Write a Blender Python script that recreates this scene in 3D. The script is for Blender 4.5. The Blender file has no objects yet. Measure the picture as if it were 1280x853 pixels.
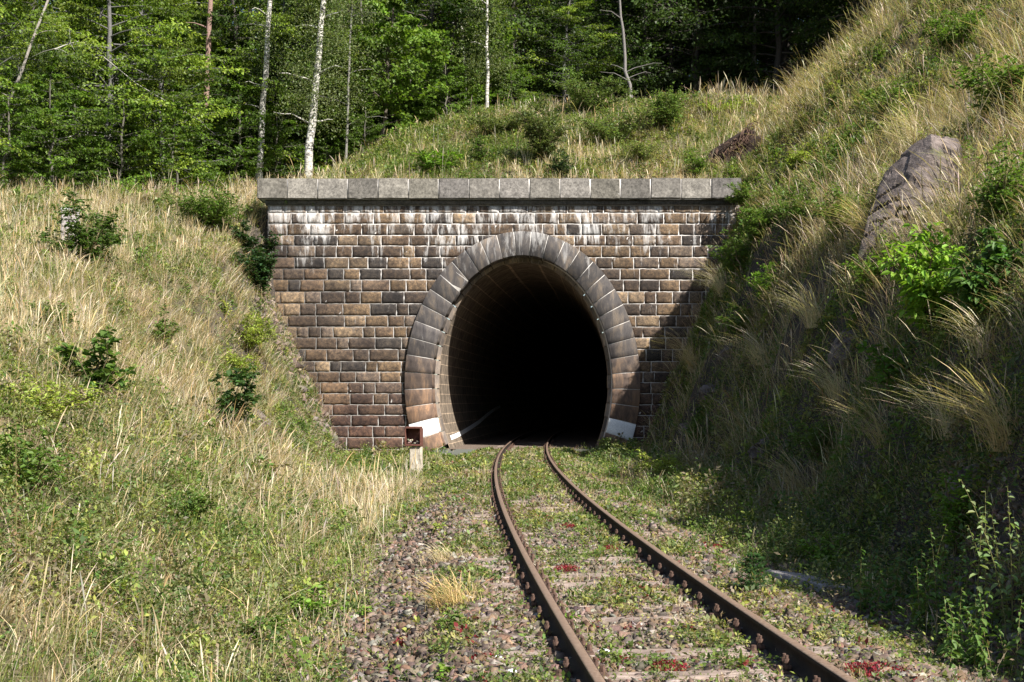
import bpy, bmesh, math, random
import numpy as np
from mathutils import Vector, Matrix

random.seed(7)
RNG = np.random.default_rng(11)
C = bpy.context.scene.collection
R = math.radians
PI = math.pi

# ------------------------------------------------------------------ noise
def _hash(ix, iy, s):
    n = (ix.astype(np.int64) * 374761393 + iy.astype(np.int64) * 668265263 + s * 1442695041) & 0xffffffff
    n = ((n ^ (n >> 13)) * 1274126177) & 0xffffffff
    n = n ^ (n >> 16)
    return (n & 0xffff) / 65535.0
def vnoise(x, y, s=0):
    x = np.asarray(x, float); y = np.asarray(y, float)
    ix = np.floor(x); iy = np.floor(y); fx = x - ix; fy = y - iy
    fx = fx * fx * (3 - 2 * fx); fy = fy * fy * (3 - 2 * fy)
    a = _hash(ix, iy, s); b = _hash(ix + 1, iy, s); c = _hash(ix, iy + 1, s); d = _hash(ix + 1, iy + 1, s)
    return (a * (1 - fx) + b * fx) * (1 - fy) + (c * (1 - fx) + d * fx) * fy
def fbm(x, y, s=0, o=4):
    v = 0; a = .5; t = 0
    for k in range(o):
        v = v + a * vnoise(x * 2 ** k, y * 2 ** k, s + k * 17); t += a; a *= .5
    return v / t
def sstep(a, b, x):
    t = np.clip((x - a) / (b - a), 0, 1); return t * t * (3 - 2 * t)
def smin(a, b, k):
    h = np.clip(.5 + .5 * (b - a) / k, 0, 1); return b * (1 - h) + a * h - k * h * (1 - h)
def smax(a, b, k): return -smin(-a, -b, k)

# ------------------------------------------------------------------ terrain
YW = 45.0                                  # the plane of the portal wall
def track_x(Y):
    Y = np.asarray(Y, float); return 1.887 - .0947 * Y + .00145 * Y * Y
def H(x, Y):
    x = np.asarray(x, float); Y = np.asarray(Y, float)
    x, Y = np.broadcast_arrays(x, Y)
    Yc = np.clip(Y, 0, 47)
    dx = x - track_x(Yc)
    base = -.184 - .04 * np.exp(-((np.abs(dx) - .78) / .13) ** 2) * sstep(.85, 1.2, np.abs(dx)) * (1 - sstep(1.5, 1.9, np.abs(dx))) + .075 * (fbm(x * 1.5, Y * 1.1, 77, 3) - .5) * (1 - sstep(.5, .66, np.abs(dx)) * (1 - sstep(.85, 1.0, np.abs(dx)))) - .28 * sstep(1.35, 2.5, -dx) - .15 * sstep(1.3, 2.2, dx)
    base = base + .05 * (fbm(x * 1.3, Y * 1.3, 3) - .5)
    # left bank
    xl = np.interp(Yc, [0, 10, 20, 28, 35, 42, 45], [-2.0, -2.5, -3.3, -4.3, -5.3, -6.1, -6.2]) + .5 * (vnoise(Y * .35, Y * 0, 9) - .5)
    tl = np.interp(Yc, [0, 12, 25, 34, 41, 45], [.55, .62, .72, .95, 1.9, 2.3])
    S = tl * (xl - x)
    u0 = np.interp(Y, [-40, 0, 10, 20, 30, 38, 44, 46, 48, 55, 65, 80, 140, 300], [0, .6, 1.7, 3.1, 4.7, 6.3, 8.0, 8.9, 9.7, 10.8, 12.2, 14.4, 24, 40])
    U = u0 + np.interp(Y, [44, 50], [.17, -.07]) * np.clip(-9.15 - x, 0, 12) + .06 * np.clip(-21 - x, 0, 80)
    k = np.interp(Y, [45, 46, 50, 55, 70, 140], [.4, 1.0, 2.2, 4.5, 5.0, 4])
    crest = U + k * (1 - np.exp(-np.clip(x + 9.15, 0, 30) / 4))
    rough = .5 * (fbm(x * .45, Y * .45, 21) - .5) + .22 * (fbm(x * 1.7, Y * 1.7, 5) - .5)
    L = smin(S, U, .9)
    L = smax(L, L * 0, .35)
    L = L + rough * sstep(.1, 1.2, S)
    # right bank
    xr = np.interp(Yc, [0, 8, 14, 22, 30, 45], [3.7, 3.85, 4.2, 4.75, 5.05, 4.8]) + .7 * (vnoise(Y * .3, Y * 0, 4) - .5)
    zb = np.interp(Y, [-30, 5, 12, 20, 30, 40, 45, 300], [1.5, 2.1, 3.1, 4.6, 6.2, 7.9, 9.3, 12])
    tu = np.interp(Y, [0, 15, 30, 45, 90], [.66, .72, .82, 1.02, .9])
    tr = 2.35 + .6 * (fbm(x * .5, Y * .6, 31) - .5)
    r = x - xr
    st = zb / tr
    Ru = zb + tu * np.clip(r - st, -50, 22) + .12 * np.clip(r - st - 22, 0, 80)
    Rr = smin(tr * r, Ru, .8)
    ledge = sstep(.2, 1.5, r) * (1 - sstep(1.5, 3.5, r - st))
    Rr = Rr + ledge * (1.1 * (fbm(x * .8, Y * .55, 41) - .5) + .5 * (fbm(x * 2.2, Y * 1.6, 43) - .5))
    Rr = smax(Rr, Rr * 0, .3)
    Rr = Rr + rough * .8 * sstep(.3, 2, r)
    front = base + L + Rr
    Rb = 9.2 + tu * np.clip(x - 7.9, -60, 22) + .1 * np.clip(x - 30, 0, 60) + .16 * np.clip(Y - 47, 0, 60)
    back = smax(crest, Rb, .8) + rough
    left_mix = sstep(44.2, 46.2, Y)                       # beside the wall the bank runs on without a step
    side = np.where((x < -9.0) | (x > 8.3), left_mix, (Y > 45.35).astype(float))
    return front * (1 - side) + back * side
def hz(x, y): return float(H(np.array([x]), np.array([y]))[0])
CAM_Z = 1.68; F = 1500.0
def spot(px, py, y0=5.0, y1=110.0):
    """where a line of sight from the photographer meets the ground"""
    Y = np.arange(y0, y1, .08); X = (px - 640) * Y / F; Z = CAM_Z + (500 - py) * Y / F
    d = Z - H(X, Y); i = np.nonzero(d < 0)[0]
    i = i[0] if len(i) else len(Y) - 1
    return float(X[i]), float(Y[i]), float(H(X[i:i+1], Y[i:i+1])[0])

# ------------------------------------------------------------------ meshes
def quad_mesh(name, V, Q, col=None, smooth=False, matidx=None):
    V = np.asarray(V, np.float32).reshape(-1, 3); Q = np.asarray(Q, np.int32).reshape(-1, 4)
    me = bpy.data.meshes.new(name)
    me.vertices.add(len(V)); me.vertices.foreach_set('co', V.ravel())
    me.loops.add(Q.size); me.loops.foreach_set('vertex_index', Q.ravel())
    me.polygons.add(len(Q)); me.polygons.foreach_set('loop_start', np.arange(0, Q.size, 4, dtype=np.int32))
    me.polygons.foreach_set('loop_total', np.full(len(Q), 4, np.int32))
    if smooth: me.polygons.foreach_set('use_smooth', np.ones(len(Q), bool))
    if matidx is not None: me.polygons.foreach_set('material_index', np.asarray(matidx, np.int32))
    me.update(calc_edges=True)
    if col is not None:
        a = me.attributes.new('tint', 'FLOAT_COLOR', 'POINT')
        c = np.ones((len(V), 4), np.float32); c[:, :3] = np.clip(col, 0, 1)
        a.data.foreach_set('color', c.ravel())
    return me
def boxv(x0, x1, y0, y1, z0, z1):
    V = [[x0, y0, z0], [x1, y0, z0], [x1, y1, z0], [x0, y1, z0], [x0, y0, z1], [x1, y0, z1], [x1, y1, z1], [x0, y1, z1]]
    return V, [[0, 3, 2, 1], [4, 5, 6, 7], [0, 1, 5, 4], [1, 2, 6, 5], [2, 3, 7, 6], [3, 0, 4, 7]]
class Acc:
    def __init__(s): s.V = []; s.Q = []; s.C = []; s.n = 0
    def add(s, V, Q, col):
        V = np.asarray(V, float).reshape(-1, 3); Q = np.asarray(Q, int).reshape(-1, 4)
        s.V.append(V); s.Q.append(Q + s.n); s.n += len(V)
        c = np.asarray(col, float)
        if c.ndim == 1: c = np.tile(c, (len(V), 1))
        s.C.append(c)
        return s
    def mesh(s, name, smooth=False):
        if not s.V: return quad_mesh(name, np.zeros((0, 3)), np.zeros((0, 4)))
        return quad_mesh(name, np.concatenate(s.V), np.concatenate(s.Q), np.concatenate(s.C), smooth)
def link(name, me, m=None, parent=None, loc=None):
    o = bpy.data.objects.new(name, me); C.objects.link(o)
    if m is not None and len(me.materials) == 0: me.materials.append(m)
    if parent is not None: o.parent = parent
    if loc is not None: o.location = loc
    return o
def tag(o, label=None, cat=None, group=None, kind=None):
    if label: o['label'] = label
    if cat: o['category'] = cat
    if group: o['group'] = group
    if kind: o['kind'] = kind
    return o
def thing(name, label, cat, loc=(0, 0, 0), rz=0, group=None, scale=1):
    o = bpy.data.objects.new(name, None); C.objects.link(o); o.location = loc; o.rotation_euler = (0, 0, rz)
    o.scale = (scale,) * 3; o.empty_display_size = .2
    return tag(o, label, cat, group)
def copy_tree(o, parent=None):
    c = o.copy(); C.objects.link(c); c.parent = parent
    for ch in KIDS.get(o.name, []): copy_tree(ch, c)
    return c
KIDS = {}
def part(name, me, m, parent):
    o = link(name, me, m, parent); KIDS.setdefault(parent.name, []).append(o); return o

# ------------------------------------------------------------------ plant geometry (vectorised)
def jit(col, n, v=.12, h=.06, rng=RNG):
    c = np.asarray(col, float)
    c = np.tile(c, (n, 1)) if c.ndim == 1 else c
    return np.clip(c * (1 + rng.normal(0, v, (n, 1))) * (1 + rng.normal(0, h, (n, 3))), .005, .95)
def blades(acc, P, h, w, lean, az, col, head=False):
    P = np.asarray(P, float); n = len(P)
    if n == 0: return
    t = np.array([0, .38, .72, 1.0])
    wd = np.array([.8, 1, .7, .12]) if not head else np.array([.5, .45, 1.7, .35])
    if head: t = np.array([0, .55, .84, 1.0])
    dx = np.cos(az); dy = np.sin(az)
    sa = az + PI / 2 + RNG.uniform(-.9, .9, n); sx = np.cos(sa); sy = np.sin(sa)
    V = np.zeros((n, 4, 2, 3))
    for i in range(4):
        cz = h * t[i] * (1 - .38 * np.clip(lean, 0, 1.6) * t[i])
        off = h * lean * t[i] ** 1.8
        for j, s in ((0, -.5), (1, .5)):
            V[:, i, j, 0] = P[:, 0] + dx * off + sx * w * wd[i] * s
            V[:, i, j, 1] = P[:, 1] + dy * off + sy * w * wd[i] * s
            V[:, i, j, 2] = P[:, 2] + cz
    b = np.arange(n)[:, None] * 8
    q = np.array([[0, 1, 3, 2], [2, 3, 5, 4], [4, 5, 7, 6]]).reshape(1, 3, 4)
    Q = (b[:, :, None] + q).reshape(-1, 4)
    acc.add(V.reshape(-1, 3), Q, np.repeat(col, 8, axis=0))
def leaves(acc, P, az, el, L, W, col, roll=None, hi=False, fold=.18):
    """leaf blades: base at P, pointing along azimuth az, elevation el"""
    P = np.asarray(P, float); n = len(P)
    if n == 0: return
    L = np.broadcast_to(L, n); W = np.broadcast_to(W, n)
    D = np.stack([np.cos(el) * np.cos(az), np.cos(el) * np.sin(az), np.sin(el)], 1)
    S = np.stack([-np.sin(az), np.cos(az), 0 * az], 1)
    N = np.cross(D, S)
    if roll is None: roll = RNG.normal(0, .45, n)
    c = np.cos(roll)[:, None]; s = np.sin(roll)[:, None]
    S2 = S * c + N * s; N2 = N * c - S * s
    Lc = L[:, None]; Wc = W[:, None]
    if not hi:
        V = np.stack([P, P + D * Lc * .5 + S2 * Wc * .5 + N2 * Wc * fold, P + D * Lc, P + D * Lc * .5 - S2 * Wc * .5 + N2 * Wc * fold], 1)
        Q = np.arange(n)[:, None] * 4 + np.array([0, 1, 2, 3])
        acc.add(V.reshape(-1, 3), Q, np.repeat(col, 4, axis=0))
    else:
        tip = P + D * Lc - N2 * Lc * .18
        V = np.stack([P, P + D * Lc * .3 + S2 * Wc * .5 + N2 * Wc * fold, P + D * Lc * .7 + S2 * Wc * .36 + N2 * Wc * fold * .6, tip,
                      P + D * Lc * .7 - S2 * Wc * .36 + N2 * Wc * fold * .6, P + D * Lc * .3 - S2 * Wc * .5 + N2 * Wc * fold], 1)
        b = np.arange(n)[:, None] * 6
        Q = np.concatenate([b + np.array([0, 1, 2, 3]), b + np.array([0, 3, 4, 5])])
        acc.add(V.reshape(-1, 3), Q, np.repeat(col, 6, axis=0))
def tube(acc, pts, rad, col, ns=6):
    pts = np.asarray(pts, float); m = len(pts)
    rad = np.broadcast_to(rad, m)
    T = np.gradient(pts, axis=0); T /= np.linalg.norm(T, axis=1)[:, None] + 1e-9
    ref = np.array([0, 0, 1.0]) if abs(T[0, 2]) < .8 else np.array([1.0, 0, 0])
    A = np.cross(T, ref); A /= np.linalg.norm(A, axis=1)[:, None] + 1e-9
    B = np.cross(T, A)
    a = np.arange(ns) / ns * 2 * PI
    V = pts[:, None] + rad[:, None, None] * (np.cos(a)[None, :, None] * A[:, None] + np.sin(a)[None, :, None] * B[:, None])
    i = np.arange(m - 1)[:, None] * ns; j = np.arange(ns)[None]
    j2 = (j + 1) % ns
    Q = np.stack([i + j, i + j2, i + ns + j2, i + ns + j], -1).reshape(-1, 4)
    acc.add(V.reshape(-1, 3), Q, col)

# ------------------------------------------------------------------ materials
def new_mat(name):
    m = bpy.data.materials.new(name); m.use_nodes = True; nt = m.node_tree
    for n in list(nt.nodes): nt.nodes.remove(n)
    return m, nt, nt.nodes.new('ShaderNodeOutputMaterial')
def nd(nt, t, **kw):
    n = nt.nodes.new(t)
    for k, v in kw.items():
        if k.startswith('i_'):
            key = k[2:]; key = int(key) if key.isdigit() else key.replace('_', ' ')
            n.inputs[key].default_value = v
        else: setattr(n, k, v)
    return n
def ramp(nt, fac, stops, interp='LINEAR'):
    r = nt.nodes.new('ShaderNodeValToRGB'); nt.links.new(fac, r.inputs[0]); e = r.color_ramp.elements
    r.color_ramp.interpolation = interp
    while len(e) < len(stops): e.new(.5)
    for i, (p, c) in enumerate(stops):
        e[i].position = p; e[i].color = (c, c, c, 1) if not hasattr(c, '__len__') else (*c, 1)
    return r.outputs[0]
def mul(nt, a, b, mode='MULTIPLY', fac=1.0):
    m = nt.nodes.new('ShaderNodeMix'); m.data_type = 'RGBA'; m.blend_type = mode
    if hasattr(fac, 'node'): nt.links.new(fac, m.inputs[0])
    else: m.inputs[0].default_value = fac
    for i, v in ((6, a), (7, b)):
        if hasattr(v, 'node'): nt.links.new(v, m.inputs[i])
        else: m.inputs[i].default_value = (*v, 1) if len(v) == 3 else v
    return m.outputs[2]
def tex_noise(nt, scale, detail=5, rough=.6, vec=None, dist=0):
    n = nd(nt, 'ShaderNodeTexNoise'); n.inputs['Scale'].default_value = scale; n.inputs['Detail'].default_value = detail
    n.inputs['Roughness'].default_value = rough; n.inputs['Distortion'].default_value = dist
    if vec is None:
        vec = nd(nt, 'ShaderNodeTexCoord').outputs['Object']
    nt.links.new(vec, n.inputs['Vector'])
    return n.outputs['Fac']
def scaled(nt, s):
    c = nd(nt, 'ShaderNodeTexCoord'); m = nd(nt, 'ShaderNodeMapping'); nt.links.new(c.outputs['Object'], m.inputs[0])
    m.inputs['Scale'].default_value = s; return m.outputs[0]
def finish(nt, out, col, rough=.8, bump=None, bs=.3, dist=.02, spec=.3, metal=0):
    b = nd(nt, 'ShaderNodeBsdfPrincipled'); b.inputs['Roughness'].default_value = rough
    if hasattr(rough, 'node'): nt.links.new(rough, b.inputs['Roughness'])
    b.inputs['Specular IOR Level'].default_value = spec; b.inputs['Metallic'].default_value = metal
    if hasattr(col, 'node'): nt.links.new(col, b.inputs['Base Color'])
    else: b.inputs['Base Color'].default_value = (*col, 1)
    if bump is not None:
        p = nd(nt, 'ShaderNodeBump'); p.inputs['Strength'].default_value = bs; p.inputs['Distance'].default_value = dist
        nt.links.new(bump, p.inputs['Height']); nt.links.new(p.outputs[0], b.inputs['Normal'])
    nt.links.new(b.outputs[0], out.inputs[0]); return b
def attr_col(nt): return nd(nt, 'ShaderNodeAttribute', attribute_name='tint').outputs['Color']
def mat_leaf(name, trans=.35, spec=.25, rough=.5):
    m, nt, out = new_mat(name); a = attr_col(nt)
    b = finish(nt, out, a, rough, spec=spec)
    t = nd(nt, 'ShaderNodeBsdfTranslucent'); nt.links.new(mul(nt, a, (1.25, 1.35, .6)), t.inputs[0])
    mx = nd(nt, 'ShaderNodeMixShader'); mx.inputs[0].default_value = trans
    nt.links.new(b.outputs[0], mx.inputs[1]); nt.links.new(t.outputs[0], mx.inputs[2]); nt.links.new(mx.outputs[0], out.inputs[0])
    return m
def mat_tint(name, n1=20, lo=.6, hi=1.3, rough=.85, bs=.4, dist=.01, spec=.25, metal=0, n2=None):
    m, nt, out = new_mat(name)
    f = tex_noise(nt, n1, 6, .65)
    c = mul(nt, attr_col(nt), ramp(nt, f, [(.3, lo), (.7, hi)]))
    if n2:
        c = mul(nt, c, ramp(nt, tex_noise(nt, n2, 4, .6), [(.35, .7), (.65, 1.2)]))
    finish(nt, out, c, rough, f, bs, dist, spec, metal)
    return m
M = {}
M['leaf'] = mat_leaf('leaf_green', .38)
M['grass'] = mat_leaf('grass_blade', .30, .15, .6)
M['bark'] = mat_tint('bark', 25, .55, 1.35, .9, .8, .02)
M['stone'] = mat_tint('loose_stone', 30, .6, 1.35, .85, .6, .01, n2=6)
M['ground'] = mat_tint('ground_soil', 9, .6, 1.3, .95, .9, .04, n2=45)
M['wood'] = None

def m_birch():
    m, nt, out = new_mat('birch_bark')
    v = scaled(nt, (3.0, 3.0, 9.0)); f = tex_noise(nt, 1.6, 5, .7, v, .6)
    g = tex_noise(nt, 1.3, 3, .5)
    c = ramp(nt, f, [(.40, (.035, .03, .028)), (.47, (.40, .38, .35)), (.6, (.72, .70, .66))])
    c = mul(nt, c, ramp(nt, g, [(.3, (.8, .78, .72)), (.7, (1, 1, 1))]))
    finish(nt, out, c, .7, f, .4, .01); return m
M['birch'] = m_birch()
def m_rock():
    m, nt, out = new_mat('schist_rock')
    v = scaled(nt, (1.2, 1.2, 3.2))
    f = tex_noise(nt, 1.6, 9, .68, v, .9); g = tex_noise(nt, 7, 6, .7)
    c = ramp(nt, f, [(.3, (.03, .024, .022)), (.5, (.15, .12, .108)), (.72, (.25, .205, .185))])
    c = mul(nt, c, ramp(nt, g, [(.35, .7), (.65, 1.2)]))
    c = mul(nt, c, (.10, .12, .05), 'MIX', ramp(nt, tex_noise(nt, 2.3, 4, .6), [(.60, 0), (.68, .55)]))
    finish(nt, out, c, .8, mul(nt, f, g, 'ADD'), .9, .05); return m
M['rock'] = m_rock()
def m_rust(name, a, b, c3, scale=14, rough=.8, metal=.2):
    m, nt, out = new_mat(name); f = tex_noise(nt, scale, 6, .7)
    finish(nt, out, ramp(nt, f, [(.3, a), (.5, b), (.72, c3)]), rough, f, .4, .004, .4, metal); return m
M['rail_side'] = m_rust('rail_side_shaded_rust', (.010, .007, .006), (.022, .014, .011), (.05, .03, .022))  # rust taken down to near black, shadow on the rail sides painted in
M['rail_top'] = m_rust('rail_running_surface', (.17, .11, .08), (.27, .185, .135), (.36, .27, .21), 30, .4, .25)
M['rust'] = m_rust('rusty_fastening', (.04, .024, .018), (.10, .058, .042), (.17, .105, .08), 25)
M['rustbox'] = m_rust('rust_red_steel', (.07, .028, .02), (.13, .05, .036), (.19, .09, .07), 18)
def m_conc(name, a, b, c3, scale=8):
    m, nt, out = new_mat(name); f = tex_noise(nt, scale, 8, .7); g = tex_noise(nt, scale * 8, 3, .6)
    c = mul(nt, ramp(nt, f, [(.3, a), (.5, b), (.7, c3)]), ramp(nt, g, [(.3, .8), (.7, 1.12)]))
    finish(nt, out, c, .9, g, .5, .006); return m
M['concrete'] = m_conc('weathered_concrete', (.26, .22, .17), (.42, .37, .30), (.52, .47, .39))
M['white'] = m_conc('white_limewash', (.66, .67, .68), (.80, .80, .80), (.84, .84, .83), 3)
M['greystone'] = m_conc('grey_stone_post', (.18, .16, .16), (.30, .27, .26), (.42, .39, .37))
def m_sleeper():
    m, nt, out = new_mat('sleeper_wood'); v = scaled(nt, (1.2, 14, 14)); f = tex_noise(nt, 2.5, 7, .7, v, .3); g = tex_noise(nt, 6, 4, .6)
    c = mul(nt, ramp(nt, f, [(.3, (.10, .07, .058)), (.5, (.27, .205, .17)), (.7, (.40, .33, .29))]), ramp(nt, g, [(.35, .65), (.65, 1.15)]))
    finish(nt, out, c, .9, f, .8, .012); return m
M['sleeper'] = m_sleeper()
def streaks(nt, c, amount=1.0, top=8.95, reach=3.4):
    """lime run-off: pale vertical streaks, mostly high up and in random spots"""
    v = scaled(nt, (2.3, .3, .45)); f = tex_noise(nt, 1.5, 7, .75, v, .5)
    tc = nd(nt, 'ShaderNodeTexCoord'); sp = nd(nt, 'ShaderNodeSeparateXYZ'); nt.links.new(tc.outputs['Object'], sp.inputs[0])
    mr = nd(nt, 'ShaderNodeMapRange'); nt.links.new(sp.outputs['Z'], mr.inputs[0])
    mr.inputs[1].default_value = top - reach; mr.inputs[2].default_value = top; mr.inputs[3].default_value = -.06; mr.inputs[4].default_value = .15
    ad = nd(nt, 'ShaderNodeMath', operation='ADD'); nt.links.new(f, ad.inputs[0]); nt.links.new(mr.outputs[0], ad.inputs[1])
    big = tex_noise(nt, .55, 3, .5)
    ad2 = nd(nt, 'ShaderNodeMath', operation='MULTIPLY_ADD'); nt.links.new(big, ad2.inputs[0]); ad2.inputs[1].default_value = .35; nt.links.new(ad.outputs[0], ad2.inputs[2])
    k = ramp(nt, ad2.outputs[0], [(.77, 0), (.93, .85 * amount)])
    return mul(nt, c, (.62, .60, .58), 'MIX', k)
def m_ashlar():
    m, nt, out = new_mat('rock_faced_granite')
    f = tex_noise(nt, 7.5, 8, .75); g = tex_noise(nt, 30, 5, .7); soot = tex_noise(nt, .75, 5, .65)
    c = mul(nt, attr_col(nt), ramp(nt, f, [(.32, (.30, .29, .32)), (.5, (.98, .94, .9)), (.68, (1.95, 1.75, 1.45))]))
    c = mul(nt, c, ramp(nt, g, [(.3, .72), (.7, 1.2)]))
    c = mul(nt, c, ramp(nt, soot, [(.36, (.5, .5, .54)), (.6, (1.1, 1.1, 1.08))]))
    c = streaks(nt, c)
    finish(nt, out, c, .85, mul(nt, f, g, 'ADD'), .55, .02); return m
M['ashlar'] = m_ashlar()
def m_mortar():
    m, nt, out = new_mat('pale_mortar'); f = tex_noise(nt, 4, 6, .7)
    finish(nt, out, ramp(nt, f, [(.3, (.28, .255, .235)), (.58, (.56, .53, .50))]), .95, f, .3, .01); return m
M['mortar'] = m_mortar()
def m_voussoir():
    m, nt, out = new_mat('dressed_arch_stone')
    v = scaled(nt, (2.6, 2.6, .8)); f = tex_noise(nt, 1.5, 6, .7, v, .5); g = tex_noise(nt, 45, 4, .6)
    c = mul(nt, attr_col(nt), ramp(nt, f, [(.32, (.5, .49, .53)), (.5, (1, .97, .95)), (.68, (2.2, 1.9, 1.5))]))
    c = mul(nt, c, ramp(nt, g, [(.3, .82), (.7, 1.12)]))
    c = streaks(nt, c, .6, 7.9, 2.0)
    finish(nt, out, c, .8, g, .35, .008); return m
M['voussoir'] = m_voussoir()
def m_coping():
    m, nt, out = new_mat('coping_stone')
    f = tex_noise(nt, 2.2, 7, .7); g = tex_noise(nt, 13, 6, .8)
    c = mul(nt, attr_col(nt), ramp(nt, f, [(.3, .62), (.7, 1.3)])); c = mul(nt, c, ramp(nt, g, [(.36, .45), (.52, 1.0), (.66, 1.5)]))
    finish(nt, out, c, .9, g, .7, .012); return m
M['coping'] = m_coping()
def m_lining():
    m, nt, out = new_mat('sooty_tunnel_masonry')
    f = tex_noise(nt, 3, 7, .7); v = scaled(nt, (2.5, 2.5, .5)); g = tex_noise(nt, 2, 5, .7, v)
    c = mul(nt, ramp(nt, f, [(.3, (.07, .056, .045)), (.7, (.24, .19, .14))]), ramp(nt, g, [(.4, .8), (.62, 1.3)]))
    tc = nd(nt, 'ShaderNodeTexCoord'); sp = nd(nt, 'ShaderNodeSeparateXYZ'); nt.links.new(tc.outputs['Object'], sp.inputs[0])
    cb = nd(nt, 'ShaderNodeCombineXYZ'); nt.links.new(sp.outputs['Y'], cb.inputs[0]); nt.links.new(sp.outputs['Z'], cb.inputs[1])
    bk = nd(nt, 'ShaderNodeTexBrick'); nt.links.new(cb.outputs[0], bk.inputs[0]); bk.inputs['Scale'].default_value = 1
    bk.inputs['Brick Width'].default_value = .7; bk.inputs['Row Height'].default_value = .38; bk.inputs['Mortar Size'].default_value = .014
    bk.inputs['Color1'].default_value = (1, 1, 1, 1); bk.inputs['Color2'].default_value = (.7, .7, .7, 1); bk.inputs['Mortar'].default_value = (2.2, 2.1, 2, 1)
    finish(nt, out, mul(nt, c, bk.outputs[0]), .9, f, .5, .03); return m
M['lining'] = m_lining()

# ------------------------------------------------------------------ ground sheet
def axis(dense0, dense1, step, lo, hi):
    a = list(np.arange(dense0, dense1 + 1e-6, step)); s = step; x = dense1
    while x < hi: s *= 1.25; x += s; a.append(x)
    s = step; x = dense0
    while x > lo: s *= 1.25; x -= s; a.insert(0, x)
    return np.array(a)
GX = axis(-22, 20, .2, -260, 260); GY = axis(4, 60, .25, -60, 420)
GY = np.sort(np.unique(np.concatenate([GY[np.abs(GY - 45.35) > .16], [45.30, 45.42]])))
XX, YY = np.meshgrid(GX, GY, indexing='xy'); ZZ = H(XX, YY)
nx, ny = len(GX), len(GY)
ii, jj = np.meshgrid(np.arange(nx - 1), np.arange(ny - 1), indexing='xy')
Q = np.stack([jj * nx + ii, jj * nx + ii + 1, (jj + 1) * nx + ii + 1, (jj + 1) * nx + ii], -1).reshape(-1, 4)
cxm = .5 * (GX[ii] + GX[ii + 1]).ravel(); cym = .5 * (GY[jj] + GY[jj + 1]).ravel()
Q = Q[~((np.abs(cxm - .39) < 3.9) & (cym > 45.1) & (cym < 45.55))]
def ground_colour(x, y, z):
    gx = np.gradient(z, axis=1) / np.gradient(x, axis=1); gy = np.gradient(z, axis=0) / np.gradient(y, axis=0)
    sl = np.hypot(gx, gy)
    n = fbm(x * .6, y * .6, 71)[..., None]; n2 = fbm(x * 2.5, y * 2.5, 72)[..., None]
    soil = np.array([.10, .075, .052]); thatch = np.array([.19, .145, .085]); green = np.array([.09, .085, .04]); grav = np.array([.15, .112, .088]); rock = np.array([.055, .045, .038])
    c = thatch * sstep(.4, .6, n) + green * (1 - sstep(.4, .6, n)); c = c * .8 + soil * .2
    d = x - track_x(np.clip(y, 0, 47))
    g = (sstep(-2.9, -2.1, d) * (1 - sstep(2.2, 2.9, d)) * (y < 46))[..., None]
    c = c * (1 - g) + (grav * (1 - .5 * n2) * 1.35) * g
    r = sstep(.95, 1.5, sl)[..., None]; c = c * (1 - r) + rock * (.6 + .9 * n2) * r
    fo = sstep(52, 58, y)[..., None]; c = c * (1 - fo) + np.array([.06, .05, .03]) * fo
    return c
me = quad_mesh('ground', np.stack([XX, YY, ZZ], -1), Q, ground_colour(XX, YY, ZZ).reshape(-1, 3), True)
tag(link('ground', me, M['ground']), kind='structure')
# trackbed inside the tunnel
ys = np.arange(45.0, 141, 1.0); a = Acc()
V = []
for y in ys:
    c = float(track_x(y)); V += [[c - 4.2, y, -.172], [c + 4.2, y, -.172]]
Qt = [[2 * i, 2 * i + 1, 2 * i + 3, 2 * i + 2] for i in range(len(ys) - 1)]
a.add(V, Qt, (.15, .115, .09)); tag(link('tunnel_floor', a.mesh('tunnel_floor'), M['ground']), kind='structure')

# ------------------------------------------------------------------ tunnel portal
CX, CZ = .39, 2.28
A_IN, B_IN, A_OUT, B_OUT = 3.37, 4.80, 4.41, 5.70
portal = thing('tunnel_portal', 'dark stone tunnel portal with an oval arch at the end of the track', 'tunnel', (CX, YW, 0))
rs = np.random.default_rng(5)
def hw(a, b, z0, z1, f):
    v = []
    for z in np.linspace(z0, z1, 5):
        q = 1 - ((z - CZ) / b) ** 2; v.append(a * math.sqrt(q) if q > 0 else 0)
    return f(v)
acc = Acc()
rows = [-.62]
while rows[-1] < 8.3: rows.append(rows[-1] + .408 + rs.uniform(-.03, .03))
rows = [rows[0] + (r_ - rows[0]) * (8.68 - rows[0]) / (rows[-1] - rows[0]) for r_ in rows]; rows.append(8.96)
palette = np.array([[.235, .17, .115], [.18, .13, .095], [.11, .086, .072], [.30, .23, .165], [.075, .066, .063], [.145, .108, .085], [.23, .185, .155]])
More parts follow.
